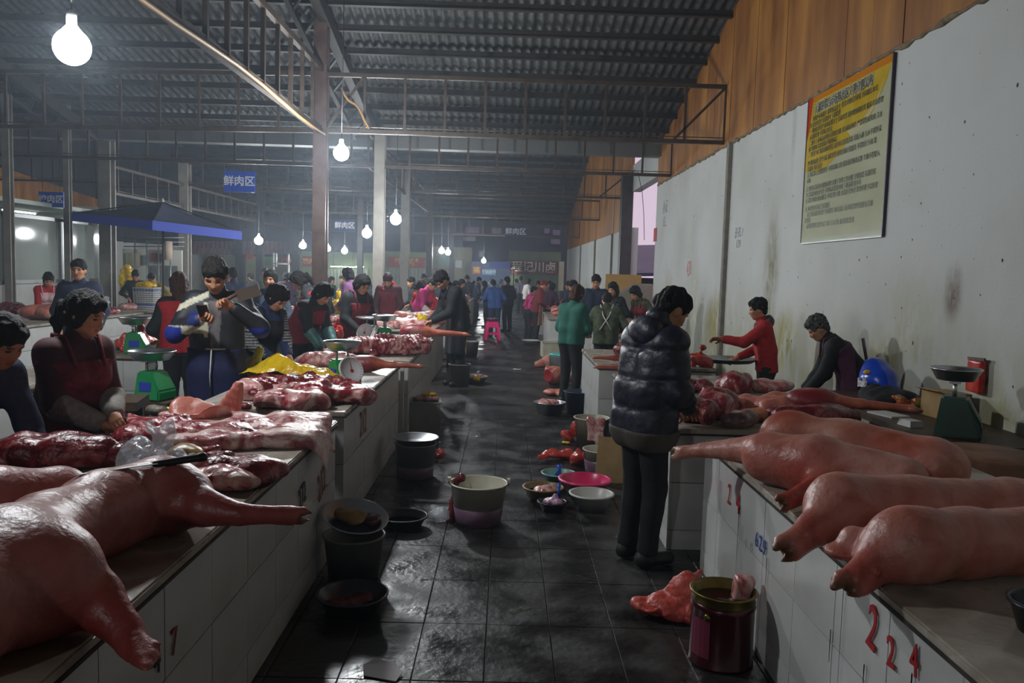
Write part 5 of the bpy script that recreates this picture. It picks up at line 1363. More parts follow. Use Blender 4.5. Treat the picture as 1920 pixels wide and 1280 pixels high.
# ================================================================== BUCKETS, BASINS, BAGS ON THE FLOOR
m_bkt = mat('milky_plastic', 'c9c4b0', 'b8b29c', rough=.35, scale=5); m_bkt2 = mat('grey_plastic', '8a8680', '76726c', rough=.4, scale=5)
m_purp = mat('purple_stain_plastic', '7d5f76', '6b4c62', rough=.35, scale=6); m_liq = mat('bloody_water', '4a2430', '5a303c', rough=.05, scale=3)
def tub(name, label, loc, rt, rb, h, m, cat, th=.006, rim=.008, n=32, sx=1, sy=1, handle=False, liquid=None, lev=.5, band=None, group=None, rz=0):
    t = root(name, label, cat, loc, rz, group)
    b = MB(); b.lathe([(.001, .004), (rb - .004, .004), (rb, .0), (rb + (rt - rb) * .97, h - rim), (rt + rim, h - rim * .8), (rt + rim * 1.1, h), (rt - th * .4, h + .002), (rt - th, h - .004), (rb + (rt - rb) * .05 - th, .012), (.001, .012)], n, sx=sx, sy=sy); b.build('shell', m, t)
    if band:
        k0, k1 = .02, band[1]; f = lambda k: rb + (rt - rb) * k + .0025
        MB().lathe([(f(k0) - .002, h * k0), (f(k0), h * k0 + .001), (f(k1), h * k1), (f(k1) - .003, h * k1 + .002)], n, sx=sx, sy=sy).build('stained_band', band[0], t)
    if liquid:
        r_ = (rb + (rt - rb) * lev - th - .001); MB().lathe([(.001, h * lev), (r_, h * lev)], n, sx=sx, sy=sy).build('liquid', liquid, t)
    if handle:
        for e in (-1, 1): MB().box((e * (rt + rim), 0, h + .006), (.022, .045, .045)).build('handle_lug', m, t)
        pts = [(math.cos(a) * (rt + rim * 1.6), -math.sin(a) * (rt * .93), h + .008 - .025 * math.sin(a)) for a in np.linspace(0, math.pi, 19)]
        MB().tube(pts, .0035, 6).build('handle', mat('handle_wire', '3a3834', rough=.4, metal=.7), t)
    return t
def fl(px, py): return PZ(px, py, 0)
tub('bucket', 'big milky bucket with wire handle standing alone in the middle of the aisle', fl(896, 978), .192, .15, .275, m_bkt, 'bucket', handle=True, liquid=m_liq, lev=.42, band=(m_purp, .42))
q = fl(846, 975); s_ = SDF(.008, .02); s_.chain([(0, 0, .0), (.0, .02, .12), (.03, .05, .27), (.06, .05, .285)], [.035, .014, .018, .03]); s_.noise(.008, 40, 3)
tag(obj('red_bag', s_.mesh('red_bag', mat('dark_red_polythene', '6a1c26', rough=.3)), None, q), 'dark red bag hanging down the left side of the big milky bucket', 'bag')
bag('white translucent bag lying on the floor left of the big milky bucket', fl(838, 975) + Vector((-.06, .0, 0)), (.2, .2, .12), m_clear, 130, knot=False)
GB = 'basins standing by the quilted coat man'
tub('basin', 'bright pink plastic basin', fl(1096, 926), .19, .14, .125, mat('pink_plastic', 'e23a72', 'd22e66', rough=.3, scale=4), 'basin', rim=.018, group=GB)
tub('basin', 'white round basin in front of the pink one', fl(1108, 955), .152, .105, .125, mat('white_basin_plastic', 'cfcdc8', 'bdbab2', rough=.35, scale=5), 'basin', rim=.012, group=GB)
tub('basin', 'tan brown basin holding scraps, left of the pink one', fl(1018, 936), .148, .105, .10, mat('tan_plastic', '8f7446', '7b6238', rough=.4, scale=6), 'basin', rim=.008, liquid=m_liq, lev=.6, group=GB)
lump('scraps', 'pale scraps floating in the tan brown basin', 'meat', fl(1016, 936) + Vector((0, 0, .05)), (.20, .16, .05), m_pale, 131, h=.008)
tub('basin', 'pale teal basin behind the tan brown one', fl(1047, 908), .135, .10, .10, mat('teal_plastic', '7fb0a8', '6c9c94', rough=.35, scale=4), 'basin', rim=.008, group=GB)
tub('bowl', 'small dark metal bowl with minced meat, frontmost of the basins', fl(1035, 957), .10, .07, .07, mat('dark_metal', '3a3a40', rough=.3, metal=.8), 'bowl', group=GB)
bag('knotted clear bag of purple mince in the small dark metal bowl', fl(1036, 957) + Vector((0, 0, .03)), (.16, .14, .07), mat('purple_mince', '9a6a8c', 'b98aa4', rough=.25, scale=14, bump=.4), 132, amp=.006, h=.007)
MB().tube([fl(1042, 957) + Vector((.01, 0, .1)), fl(1042, 957) + Vector((.02, .0, .15)), fl(1042, 957) + Vector((.015, .01, .2))], [.02, .008, .02], 8).build('bag_tie', mat('blue_polythene', '2a52b8', rough=.3))
tag(bpy.data.objects['bag_tie'], 'blue twisted tie of the bag above the small metal bowl', 'bag tie')
MB().tube([fl(1046, 910) + Vector((0, 0, .08)), fl(1046, 910) + Vector((.01, 0, .13)), fl(1046, 910) + Vector((.0, .01, .17))], [.03, .012, .03], 8).build('bag_knot', MATS['blue_polythene'])
tag(bpy.data.objects['bag_knot'], 'blue knotted bag top in the pale teal basin', 'bag tie')
tub('bucket', 'white bucket with purple water behind the pink basin', fl(1128, 884), .165, .14, .20, m_bkt, 'bucket', liquid=m_liq, lev=.7, band=(m_purp, .55))
q = fl(1152, 925); t = root('cardboard', 'cardboard sheet leaning behind the quilted coat man', 'cardboard', q + Vector((.03, .32, 0)), .1)
b = MB(); b.bar((0, 0, 0), (.03, .08, .36), .30, .008, up=(0, 1, 0)); b.build('sheet', mat('cardboard', 'a5875c', '927648', rough=.8, scale=8), t)
tub('bucket', 'milky bucket with bloody streaks and pork skin over its rim', fl(1108, 834), .175, .14, .28, m_bkt, 'bucket', liquid=m_liq, lev=.8, handle=False)
s_ = SDF(.009, .02); s_.box((0, 0, 0), (.07, .012, .10), .012); s_.cap((-.05, 0, -.05), (-.06, .0, .1), .03).cap((.03, 0, -.18), (.02, 0, .0), .03); s_.noise(.014, 22, 5)
tag(obj('pork_skin', s_.mesh('pork_skin', m_pale), None, fl(1108, 834) + Vector((.02, -.19, .19))), 'pale pork skin hanging over the front of the streaked milky bucket', 'meat')
GRB = 'red plastic bags on the floor by the right counters'
bag('red plastic bag left of the streaked milky bucket', fl(1075, 825), (.18, .16, .20), m_redbag, 133, group=GRB)
bag('flat red plastic bag behind the pale teal basin', fl(1042, 862), (.28, .22, .11), m_redbag, 134, knot=False, group=GRB)
bag('orange red bag with pork against the purple water bucket', fl(1078, 872), (.30, .22, .17), m_redbag, 135, group=GRB)
lump('yellow_scrap', 'small yellow scrap on the floor behind the red bags', 'scrap', fl(1062, 832), (.10, .07, .03), m_yel, 136, h=.007)
tub('bowl', 'deep steel bowl full of meat in front of the dark blue bucket', fl(1030, 776), .19, .14, .15, m_steelb, 'bowl')
lump('meat_in_bowl', 'pink meat heaped in the deep steel bowl', 'meat', fl(1030, 776) + Vector((0, 0, .08)), (.26, .24, .11), m_pale, 137)
tub('bucket', 'dark blue bucket at the feet of the woman in green', fl(1085, 774), .185, .15, .27, mat('navy_plastic', '1c2440', '161c34', rough=.4, scale=4), 'bucket')
MB().box((0, 0, .11), (.10, .02, .22)).build('wood_block', m_dwood, None, PZ(1140, 772, 0) + Vector((0, .06, 0)), (0, 0, .1)); tag(bpy.data.objects['wood_block'], 'small brown board leaning on the white counter end', 'board')
# pig heads and tubs by the woman in green
def pighead(label, loc, rz, seed, k=1.0):
    s = SDF(.013, .05)
    s.ell((0, 0, .13), (.15, .13, .13)); s.cap((.08, 0, .12), (.26, 0, .075), .10, .062); s.cap((.26, 0, .075), (.285, 0, .073), .060, .056, k=.01)
    for e in (-1, 1):
        s.ell((-.02, e * .12, .19), (.075, .018, .07), rotm('Z', e * .5), k=.02); s.ell((.11, e * .075, .17), (.014, .012, .012), k=.01, op=-1); s.ell((.335, e * .02, .075), (.012, .01, .012), k=.004, op=-1)
    s.ell((-.14, 0, .12), (.05, .11, .11), op=-1, k=.02); s.noise(.004, 20, seed); s.cut((0, 0, 0), (0, 0, -1))
    red = np.array(lin('9a3034')[:3]); sk = np.array(lin((206, 140, 122))[:3]); w1 = wob(seed, 14)
    def cf(V):
        t = np.clip((-.06 - V[:, 0]) / .03 + w1(V[:, 0], V[:, 1], V[:, 2]) * .4, 0, 1)[:, None]; return sk * (1 - t) + red * t
    o = obj('pig_head', s.mesh('pig_head', m_pig, cf), None, loc, (0, 0, rz)); o.scale = (k, k, k); return tag(o, label, 'pig head', 'pig heads on the floor')
pighead('pig head lying on the floor with its snout pointing left', fl(1012, 690) + Vector((.22, .05, 0)), math.pi + .35, 1)
pighead('pig head with its cut red side facing the aisle', fl(1032, 722) + Vector((.05, .1, 0)), .6, 2, 1.1)
lump('pork_skin_piece', 'pale pink pork piece on the floor behind the deep steel bowl', 'meat', fl(1045, 742), (.36, .3, .10), m_fat, 140)
tub('bucket', 'clear bucket of pig trotters with a teal lid', fl(1050, 700), .20, .17, .30, mat('clear_bucket', 'b8c0c4', rough=.2, alpha=.5), 'bucket')
lump('trotters', 'red and pale trotters inside the clear bucket', 'meat', fl(1050, 700) + Vector((0, 0, .02)), (.28, .26, .2), m_pale, 141)
MB().lathe([(.001, .02), (.2, .02), (.21, .0), (.21, .03), (.19, .045), (.001, .05)], 28).build('lid', mat('teal_lid', '58a8a0', rough=.35), None, fl(1050, 700) + Vector((.02, 0, .30))); tag(bpy.data.objects['lid'], 'teal lid on the clear bucket of trotters', 'lid')
t = root('crate', 'square white tub beyond the woman in green', 'tub', fl(1032, 668), .1); b = MB()
b.box((0, 0, .01), (.36, .36, .02)); 
for e in (-1, 1): b.box((e * .18, 0, .15), (.012, .37, .30)); b.box((0, e * .18, .15), (.37, .012, .30)); b.box((e * .185, 0, .295), (.03, .40, .015)); b.box((0, e * .185, .295), (.40, .03, .015))
b.build('shell', m_bkt, t)
tub('basin', 'white basin with red meat alone on the aisle floor beyond the pig heads', fl(995, 646), .205, .15, .11, MATS['white_basin_plastic'], 'basin', liquid=m_liq, lev=.7)
lump('paper_scrap', 'white paper scrap on the aisle floor near the pig head', 'scrap', fl(972, 693), (.14, .08, .02), MATS['white_rag'], 142, h=.01)
# left side of the aisle
q = fl(663, 1078); tub('bucket', 'grey bucket under the tilted steel pan by the left counter', q, .165, .135, .235, m_bkt2, 'bucket')
t = root('steel_pan', 'tilted steel pan with brown offal lying on the grey bucket', 'pan', q + Vector((0, 0, .265)), 0); t.rotation_euler = (R_(14), R_(10), 0); t.location.z += .03
MB().lathe([(.001, 0), (.13, 0), (.175, .045), (.182, .047), (.182, .051), (.172, .050), (.127, .006), (.001, .006)], 32).build('pan', m_steelb, t)
o = lump('offal', 'brown yellow offal in the tilted steel pan', 'offal', q + Vector((-.02, 0, .275)), (.18, .14, .05), MATS['brown_offal'], 143, h=.008); o.rotation_euler = (R_(14), R_(10), 0); o.location.z += .04
o = lump('offal', 'purple offal at the low side of the tilted steel pan', 'offal', q + Vector((.08, .02, .262)), (.13, .12, .04), m_organ, 144, h=.008); o.rotation_euler = (R_(14), R_(10), 0); o.location.z += .035
q = fl(660, 1143); tub('basin', 'wide dark basin with red meat on the floor nearest to the left counter', q, .172, .12, .09, mat('dark_basin', '4a4a50', rough=.3, metal=.6), 'basin', rim=.008)
lump('meat_in_basin', 'red meat strips in the wide dark basin', 'meat', q + Vector((0, 0, .015)), (.26, .2, .06), m_lean, 145, h=.009)
q = fl(757, 986); tub('bowl', 'dark bowl with bloody water beside the tilted pan', q, .152, .11, .075, MATS['dark_basin'], 'bowl', liquid=m_liq, lev=.45)
q = fl(778, 893); tub('bucket', 'grey bin by the second counter, steel pan lying on top', q, .165, .145, .28, m_bkt2, 'bucket', band=(m_purp, .35))
t = root('steel_pan', 'steel pan lying flat on the grey bin by the second counter', 'pan', q + Vector((0, 0, .285)), 0)
MB().lathe([(.001, 0), (.14, 0), (.185, .04), (.192, .042), (.19, .047), (.18, .044), (.136, .006), (.001, .006)], 32).build('pan', m_steelb, t)
bag('orange red bag on the floor at the right of the grey bin', fl(815, 862), (.16, .16, .13), m_redbag, 146)
q = fl(792, 812); t = root('crate', 'square grey tub carrying meat by the third counter', 'tub', q, .12); b = MB(); b.box((0, 0, .01), (.32, .32, .02))
for e in (-1, 1): b.box((e * .165, 0, .175), (.012, .34, .35)); b.box((0, e * .165, .175), (.34, .012, .35)); b.box((e * .17, 0, .345), (.028, .365, .015)); b.box((0, e * .17, .345), (.365, .028, .015))
b.build('shell', m_bkt2, t)
lump('meat_scraps', 'pale meat scraps on the square grey tub', 'meat', q + Vector((.02, 0, .335)), (.26, .22, .08), m_pale, 147)
lump('yellow_scrap', 'yellow bag end on the meat of the square grey tub', 'scrap', q + Vector((.06, -.02, .40)), (.16, .12, .05), m_yel, 148)
tub('bucket', 'grey bucket behind the black aproned man', fl(861, 724), .16, .135, .33, m_bkt2, 'bucket')
tub('basin', 'pink white basin of red meat beside the black aproned man', fl(890, 717), .19, .14, .10, MATS['white_basin_plastic'], 'basin')
lump('meat_in_basin', 'red meat heaped in the pink white basin', 'meat', fl(890, 717) + Vector((0, 0, .04)), (.3, .26, .12), m_pale, 149)
lump('yellow_scrap', 'yellow bag piece in front of the red meat basin', 'scrap', fl(893, 719) + Vector((0, -.12, .05)), (.14, .1, .1), m_yel, 150)
tub('bucket', 'grey bucket in the shade behind the wooden board', fl(882, 668), .16, .13, .3, m_bkt2, 'bucket')
# wooden board
t = root('wooden_board', 'brown wooden chopping board standing against the counter beyond the black aproned man', 'board', (-.86, 14.3, .28), 0)
for k in range(4): 
    b = MB(); b.bar((-.17 + .001, -.03 + k * .0, .03 + k * .155), (.2, .0, .03 + k * .155), .03, .15); b.build('plank', mat('brown_board', '6b4a2c', '7d5a38', rough=.6, scale=7, stretch=(.6, 1, 5)), t)
MB().bar((-.12, .08, -.28), (-.12, .03, .55), .05).build('stand', m_dwood, t); MB().bar((.15, .08, -.28), (.15, .03, .55), .05).build('stand', m_dwood, t)
lump('red_meat_heap', 'heap of chopped red meat above the brown wooden board', 'meat', (-1.0, 15.9, HL), (.6, .5, .2), m_meat, 151)
# pink stool
q = fl(922, 637); t = root('stool', 'bright pink plastic stool in the aisle, bowl on top', 'stool', q, .12)
m_pk = mat('hot_pink_plastic', 'f0287c', 'e61f70', rough=.3, scale=3)
b = MB(); b.box((0, 0, .44), (.27, .27, .02)); b.box((0, 0, .415), (.29, .29, .03)); b.build('seat', m_pk, t)
for sx in (-1, 1):
    for sy in (-1, 1):
        b = MB(); b.bar((sx * .115, sy * .115, .41), (sx * .17, sy * .17, 0), .065, .065); b.build('leg', m_pk, t)
for e in (-1, 1):
    for bx in (((e * .14, 0, .16), (.012, .24, .05)), ((0, e * .14, .16), (.24, .012, .05)), ((e * .13, 0, .36), (.012, .2, .08)), ((0, e * .13, .36), (.2, .012, .08))): MB().box(*bx).build('rail', m_pk, t)

tub('bowl', 'steel bowl on the bright pink stool', q + Vector((0, 0, .45)), .135, .09, .08, m_steelb, 'bowl')
# red paint tin
q = PZ(1350, 1236, 0); t = root('paint_tin', 'dark red metal drum with open top standing against the near right counter', 'drum', q, 0)
m_tin = mat('dark_red_tin', '4c0c18', '3a0a12', rough=.28, metal=.35, scale=3, coat=.4); m_brass = mat('brassy_rim', '8a7a3c', '6e6030', rough=.35, metal=.8, scale=8)
MB().lathe([(.001, .004), (.138, .004), (.142, 0), (.142, .012), (.138, .018), (.138, .252), (.143, .26), (.138, .268), (.137, .28)], 40).build('shell', m_tin, t)
MB().lathe([(.137, .278), (.141, .282), (.128, .31), (.146, .316), (.149, .323), (.143, .327), (.128, .319), (.128, .05), (.001, .05)], 40).build('rim', m_brass, t)
b = MB()
for a in np.linspace(math.pi * 1.06, math.pi * 1.30, 5)[:-1]:
    da = .06 * math.pi; b.add([(math.cos(a) * .1395, math.sin(a) * .1395, .05), (math.cos(a + da) * .1395, math.sin(a + da) * .1395, .05), (math.cos(a + da) * .1395, math.sin(a + da) * .1395, .22), (math.cos(a) * .1395, math.sin(a) * .1395, .22)], [(0, 1, 2, 3)], True)
b.build('label_panel', mat('faded_pink_label', '7a3048', rough=.4), t)
for a in (-2.3, .8):
    MB().lathe([(.001, .012), (.016, .01), (.018, 0)], 12, M=Matrix.Translation((math.cos(a) * .138, math.sin(a) * .138, .235)) @ Matrix.Rotation(a, 4, 'Z') @ Matrix.Rotation(math.pi / 2, 4, 'Y')).build('handle_boss', m_brass, t)
s_ = SDF(.007, .02); s_.box((0, 0, 0), (.022, .022, .06), .016); s_.ell((.02, 0, .055), (.035, .03, .03)); s_.noise(.008, 35, 2)
tag(obj('meat_strip', s_.mesh('meat_strip', m_pale), None, q + Vector((.085, .03, .30)), (.1, .15, 0)), 'pale meat strip sticking out of the dark red drum', 'meat')
s_ = SDF(.008, .025); s_.ell((.03, .0, .10), (.12, .12, .12)).ell((-.07, -.03, .06), (.11, .10, .07)).ell((-.16, -.03, .05), (.08, .085, .03)).ell((-.215, -.01, .065), (.035, .06, .022)).ell((.0, -.10, .04), (.12, .06, .05)).cap((.06, .02, .14), (.11, .04, .21), .05, .03)
s_.noise(.012, 15, 9); s_.ridged(.020, 12, 4); s_.ridged(.012, 24, 6); s_.ridged(.006, 50, 8); s_.cut((0, 0, 0), (0, 0, -1))
tag(obj('plastic_bag', s_.mesh('plastic_bag', mat('salmon_polythene', 'd2584c', 'c04a40', rough=.42, scale=6, bump=.5, bscale=30)), None, PZ(1262, 1150, 0) + Vector((.03, .0, 0))), 'salmon red plastic bag collapsed beside the dark red drum', 'bag')
# litter
q = fl(712, 1258); m = MB(); rr = random.Random(3)
V = [q + Vector(p) for p in ((-.06, -.05, .006), (.08, -.09, .005), (.10, -.02, .012), (.045, .05, .016), (-.03, .075, .02), (-.075, .03, .012))]
m.add(V + [v - Vector((0, 0, .003)) for v in V], [(0, 1, 2, 3, 4, 5), (11, 10, 9, 8, 7, 6)] + [(i, (i + 1) % 6, 6 + (i + 1) % 6, 6 + i) for i in range(6)]); tag(m.build('paper_sheet', mat('dirty_paper', 'b5b0b2', rough=.8)), 'torn white paper on the floor at the bottom edge', 'paper')
for i, (px, py) in enumerate(((966, 1145), (985, 1140), (1000, 1150))):
    q = fl(px, py); MB().tube([q + Vector((-.03, -.01, .004)), q + Vector((0, .012 * (i - 1), .010)), q + Vector((.025, .02, .004))], .002, 5).build('straw', mat('green_straw', '8a9a6a', rough=.6)); tag(bpy.data.objects['straw' if i == 0 else 'straw.%03d' % i], 'thin pale green stalk on the floor tiles', 'scrap', 'green stalks on the floor')
# bowl at the right frame edge on the counter
tub('bowl', 'dark blue grey bowl cut by the right frame edge on the near right counter', (1.50, 2.16, HR_), .10, .075, .085, mat('blue_grey_bowl', '30343e', rough=.3), 'bowl')

# ================================================================== THE CORNER BY THE RIGHT WALL
t = root('table', 'dark wooden table against the right wall, under the dark green scale', 'table', (2.92, 5.85, 0))
MB().box((0, 0, .745), (.70, 2.3, .04)).build('top', m_dwood, t)
for sx in (-1, 1):
    for sy in (-1, 1): MB().box((sx * .3, sy * 1.05, .3625), (.06, .06, .725)).build('leg', m_dwood, t)
MB().box((.30, -1.10, .95), (.06, .10, .37)).build('end_board', m_dwood, t)
q = Vector((2.82, 5.05, .765)); scale('dark green scale with wide steel pan by the right wall', q, R_(60), 1.25, m_grd, dial=False, pan_r=.118, pan_h=.05, label_mark=False)
t = root('chopping_block', 'round wooden chopping block in front of the dark green scale', 'chopping block', (2.62, 4.38, 0))
MB().lathe([(.27, 0), (.28, .02), (.285, .4), (.28, .79), (.27, .80), (.001, .80)], 36).build('block', mat('block_wood', '6a4632', '8a6248', rough=.6, scale=6, bump=.2), t)
q = PZ(1645, 780, .765); q.x = 2.98; q.y = 6.5
s_ = SDF(.012, .04); s_.ell((0, 0, .13), (.14, .20, .13)).ell((.0, .05, .2), (.10, .12, .1)).ell((0, -.16, .07), (.10, .08, .07)); s_.noise(.012, 18, 2); s_.cut((0, 0, 0), (0, 0, -1))
o = obj('snack_bag', s_.mesh('snack_bag', mat('blue_foil_bag', '1546c4', '0f3aa8', rough=.25, scale=3, bump=.2, coat=.3)), None, q + Vector((0, 0, .03))); tag(o, 'shiny blue snack bag with white letters and a yellow spot by the wall', 'bag')
q2 = q + Vector((-.17, -.02, .18))
lump('yellow_patch', None, None, (0, 0, 0), (.06, .05, .03), mat('yellow_print', 'd8a820', rough=.3), 5, h=.008).parent = o; bpy.data.objects['yellow_patch'].location = (-.11, -.05, .18)
tx = text('lettering', 'bak', .10, (q.x - .155, q.y - .06, q.z + .14), '-x', mat('white_print', 'e6e6e6', rough=.4), None, rot=.1, ext=.010, bold=.001)
tx.parent = o; tx.matrix_parent_inverse = Matrix.Translation(o.location).inverted()
lump('dark_handbag', 'black bag under the shiny blue snack bag', 'bag', (2.92, 6.22, .765), (.4, .5, .16), c_black, 160, n=6)
bag('red and green fruit bag beside the shiny blue snack bag', (2.98, 5.98, .765), (.2, .2, .15), mat('red_green_wrapper', 'a8241e', '6f8a1c', rough=.35, scale=8), 161, knot=False)
t = root('carton', 'brown cardboard carton on the table by the wall', 'carton', (3.12, 5.75, .765), .15); b = MB(); b.box((0, 0, .09), (.2, .26, .18)); b.build('box', mat('cardboard', 'a5875c'), t); MB().bar((-.10, 0, .18), (-.16, 0, .20), .25, .006, up=(0, 0, 1)).build('flap', MATS['cardboard'], t)
t = root('carton', 'small yellow and white carton standing between cardboard carton and green scale', 'carton', (3.02, 5.40, .765), .1); b = MB(); b.box((0, 0, .085), (.09, .13, .17)); b.build('box', mat('yellow_carton', 'd8b83a', 'e0cc7a', rough=.5, scale=6), t)
MB().box((-.047, 0, .085), (.003, .10, .05)).build('white_label', mat('white_label', 'd8d4d0', rough=.5), t); MB().box((-.047, -.02, .035), (.003, .06, .04)).build('red_label', mat('red_label', 'c4402c', rough=.5), t)
b = MB(); b.box((2.72, 5.75, .772), (.16, .24, .012), rz=.3); tag(b.build('paper_stack', mat('white_paper', 'c8c6c2', rough=.7)), 'thin white paper stack on the dark table', 'paper')
b = MB(); b.box((2.68, 5.35, .785), (.10, .13, .04), rz=.2, taper=.85); tag(b.build('white_box', MATS['white_paper']), 'small white box before the thin paper stack', 'box')
q = PX(1841, 700, XW); s_ = SDF(.008, .01); s_.box((0, 0, 0), (.012, .075, .10), .012); s_.noise(.006, 40, 3)
o = obj('snack_pack', s_.mesh('snack_pack', mat('red_foil_pack', 'b02420', 'd04a2a', rough=.25, scale=12, c3='c03020')), None, (XW - .04, q.y, q.z - .02)); tag(o, 'red and orange foil snack pack hanging on the wall over the scale pan', 'bag')
MB().bar((-.005, -.10, .125), (-.005, .10, .115), .012, .02).build('clip', m_dwood, o)
lump('yellow_print_patch', None, None, (-.02, 0, .03), (.02, .08, .03), MATS['yellow_print'], 6, h=.007).parent = o
# apron ties at the back of the grey haired person, hung cleaver board
b = MB(); b.bar((3.05, 7.0, 1.22), (3.1, 6.95, .93), .06, .006, up=(1, 0, 0)); tag(b.build('cleaver', m_steelb), 'long pale blade hanging behind the grey haired person', 'knife')
t = root('steel_tray', 'steel tray with vegetables behind the red jacket woman', 'tray', PZ(1355, 690, .80) + Vector((.2, .6, 0)), 0); MB().lathe([(.001, 0), (.22, 0), (.27, .04), (.272, .046), (.215, .006), (.001, .006)], 28, sx=1.2).build('pan', m_steelb, t)

# ================================================================== NOTICE BOARD
a, b_ = PX(1513, 455, XW), PX(1678, 103, XW)
ya, yb = PX(1670, 300, XW).y + .02, PX(1513, 320, XW).y; za, zb = PX(1513, 453, XW).z, PX(1600, 143, XW).z
za, zb = 2.10, 3.67
t = root('notice_board', 'yellow and cream notice board with rows of writing, high on the white wall', 'notice board', (XW - .012, (ya + yb) / 2, za))
wd, ht = yb - ya, zb - za
MB().box((0, 0, ht / 2), (.02, wd, ht)).build('board', mat('notice_print', 'b9bb9c', 'c6c6a8', rough=.12, scale=2, coat=.3), t)
def patch(name, pts, m, x=-.0115):
    V = [(x, -p[0] * wd + wd / 2, p[1] * ht) for p in pts]; MB().add(V, [tuple(range(len(V)))]).build(name, m, t)
m_ny = mat('notice_yellow', 'c4a01c', 'b8a030', c3='cdb13a', rough=.15, scale=2, coat=.3)
patch('yellow_field', [(0.0, 1), (0, .50), (.25, .47), (.5, .56), (.62, .66), (.8, .70), (.94, .86), (1, .97), (1, 1)][::-1], m_ny)
patch('orange_field', [(0, 1), (0, .965), (1, .955), (1, 1)][::-1], mat('notice_orange', 'd08018', rough=.15, coat=.3), -.012)
patch('red_field', [(0, 1), (0, .70), (.035, .78), (.07, 1)][::-1], mat('notice_red', 'c0401c', rough=.15, coat=.3), -.0122)
patch('pale_swoosh', [(.55, .67), (.72, .70), (.86, .79), (.93, .90), (.87, .78), (.74, .66), (.6, .63)], mat('notice_pale', 'cfc59a', rough=.15, coat=.3), -.0121)
patch('blank_foot', [(.0, .0), (1, 0), (1, .035), (0, .035)], mat('notice_foot', 'b2b79c', rough=.15, coat=.3), -.0118)
for e in (-1, 1): MB().box((-.002, e * wd / 2, ht / 2), (.03, .018, ht)).build('side_frame', mat('dark_frame', '3a2f3e', rough=.4), t)
b = MB(); b.box((-.002, 0, 0), (.03, wd, .014)); b.build('bottom_frame', m_al, t)
m_ink = mat('notice_ink', '4c5038', rough=.4); m_ttl = mat('notice_title_white', 'cfcfc4', rough=.3)
xx = XW - .026
def ntext(name, s_, size, fx, fz, m, bold=0, sx=1, ext=.0008, lh=1.0, off=0):
    o = text(name, s_, size, (xx - off, t.location.y + wd / 2 - fx * wd, za + fz * ht), '-x', m, None, sx=sx, ext=ext, align='LEFT', vcen=False, bold=bold, lh=lh)
    o.parent = t; o.matrix_parent_inverse = Matrix.Translation(t.location).inverted(); return o
ttl = '大湖路综合市场鲜肉区文明守则公约'
ntext('title_outline', ttl, .118, .10, .945, m_ttl, bold=.009, sx=.76)
ntext('title', ttl, .118, .10, .945, m_ink, bold=.001, off=.002, sx=.76)
rows = ['    为维护市场秩序 保障食品安全 营造文明经营环境 共同制定本公约 请各经营户自觉遵守 互相监督', '一 鲜肉区经营户必须证照齐全 亮证经营 按时缴纳摊位费 服从市场管理人员的管理 不得私自转让',
        '二 所有上市肉品必须经过检疫合格 具有两证两章 严禁销售病死肉 注水肉 变质肉 以及来源不明的肉品', '三 经营户应当保持摊位整洁 用具每日清洗消毒 垃圾入桶 污水不得外溢', '四 明码标价 公平交易 诚信经营 使用合格计量器具 不得短斤少两 欺行霸市 强买强卖',
        '五 肉品须上台摆放整齐 不得出摊占道 保持通道畅通无阻 车辆不得驶入市场', '六 经营人员应持有健康证明 穿戴干净的工作衣帽 文明用语 礼貌待客', '七 注意用电用火安全 不得私拉乱接电线 下班前检查水电', '八 发生纠纷应协商解决 不得打架斗殴 对违反公约者 管理处将予以处理',
        '九 本公约自公布之日起施行', '    以上各条请各经营户共同遵守 如有违反 由市场管理处按照有关规定处罚', '    市场管理处 监督电话 公布于入口处 欢迎群众监督']
fz = .868
for i, r_ in enumerate(rows):
    n1 = 34; parts = [r_[k:k + n1] for k in range(0, len(r_), n1)]
    for p_ in parts[:2]:
        ntext('text_row', p_, .062, .045, fz, m_ink, sx=.92); fz -= .040
    if i in (3, 5, 8): fz -= .018
    if fz < .06: break

# ================================================================== BLUE SIGNS
m_blue = mat('sign_blue', '1f4fc0', '1a46b0', rough=.35, scale=3); m_wl = mat('sign_white', 'd8dae0', rough=.5); m_bluef = mat('faded_sign_blue', '2f4668', '283c5c', rough=.5)
def sign(label, words, px0, py0, px1, py1, Y, m=None, ink=None, hang=None, cat='sign', name='hanging_sign', group=None):
    p0, p1 = PY(px0, py0, Y), PY(px1, py1, Y); c = (p0 + p1) / 2; w_ = abs(p1.x - p0.x); h = abs(p0.z - p1.z)
    t = root(name, label, cat, c, 0, group)
    MB().box((0, 0, 0), (w_, .03, h)).build('board', m or m_blue, t)
    o = text('lettering', words, min(h * .78, w_ / max(len(words), 1) * 1.02), (c.x, c.y - .02, c.z), '-y', ink or m_wl, None, bold=.004); o.parent = t; o.matrix_parent_inverse = Matrix.Translation(c).inverted()
    if hang:
        for e in (-1, 1): MB().tube([(e * w_ * .35, 0, h / 2), (e * w_ * .35, 0, hang - c.z)], .006, 5).build('hanger', m_cord, t)
    return t
sign('bright blue hanging sign with white characters above the phone man', '鲜肉区', 420, 320, 478, 361, 17.0, hang=3.75)
sign('blue hanging sign above the glazed booth at the left', '绞肉区', 73, 359, 120, 389, 17.0, hang=3.75)
sign('faded blue hanging sign between brown and grey columns', '鲜肉区', 628, 411, 665, 435, 23.3, m_bluef, hang=3.8)
sign('faded blue hanging sign over the far aisle', '鲜肉区', 948, 424, 986, 445, 30.0, m_bluef, hang=3.62)

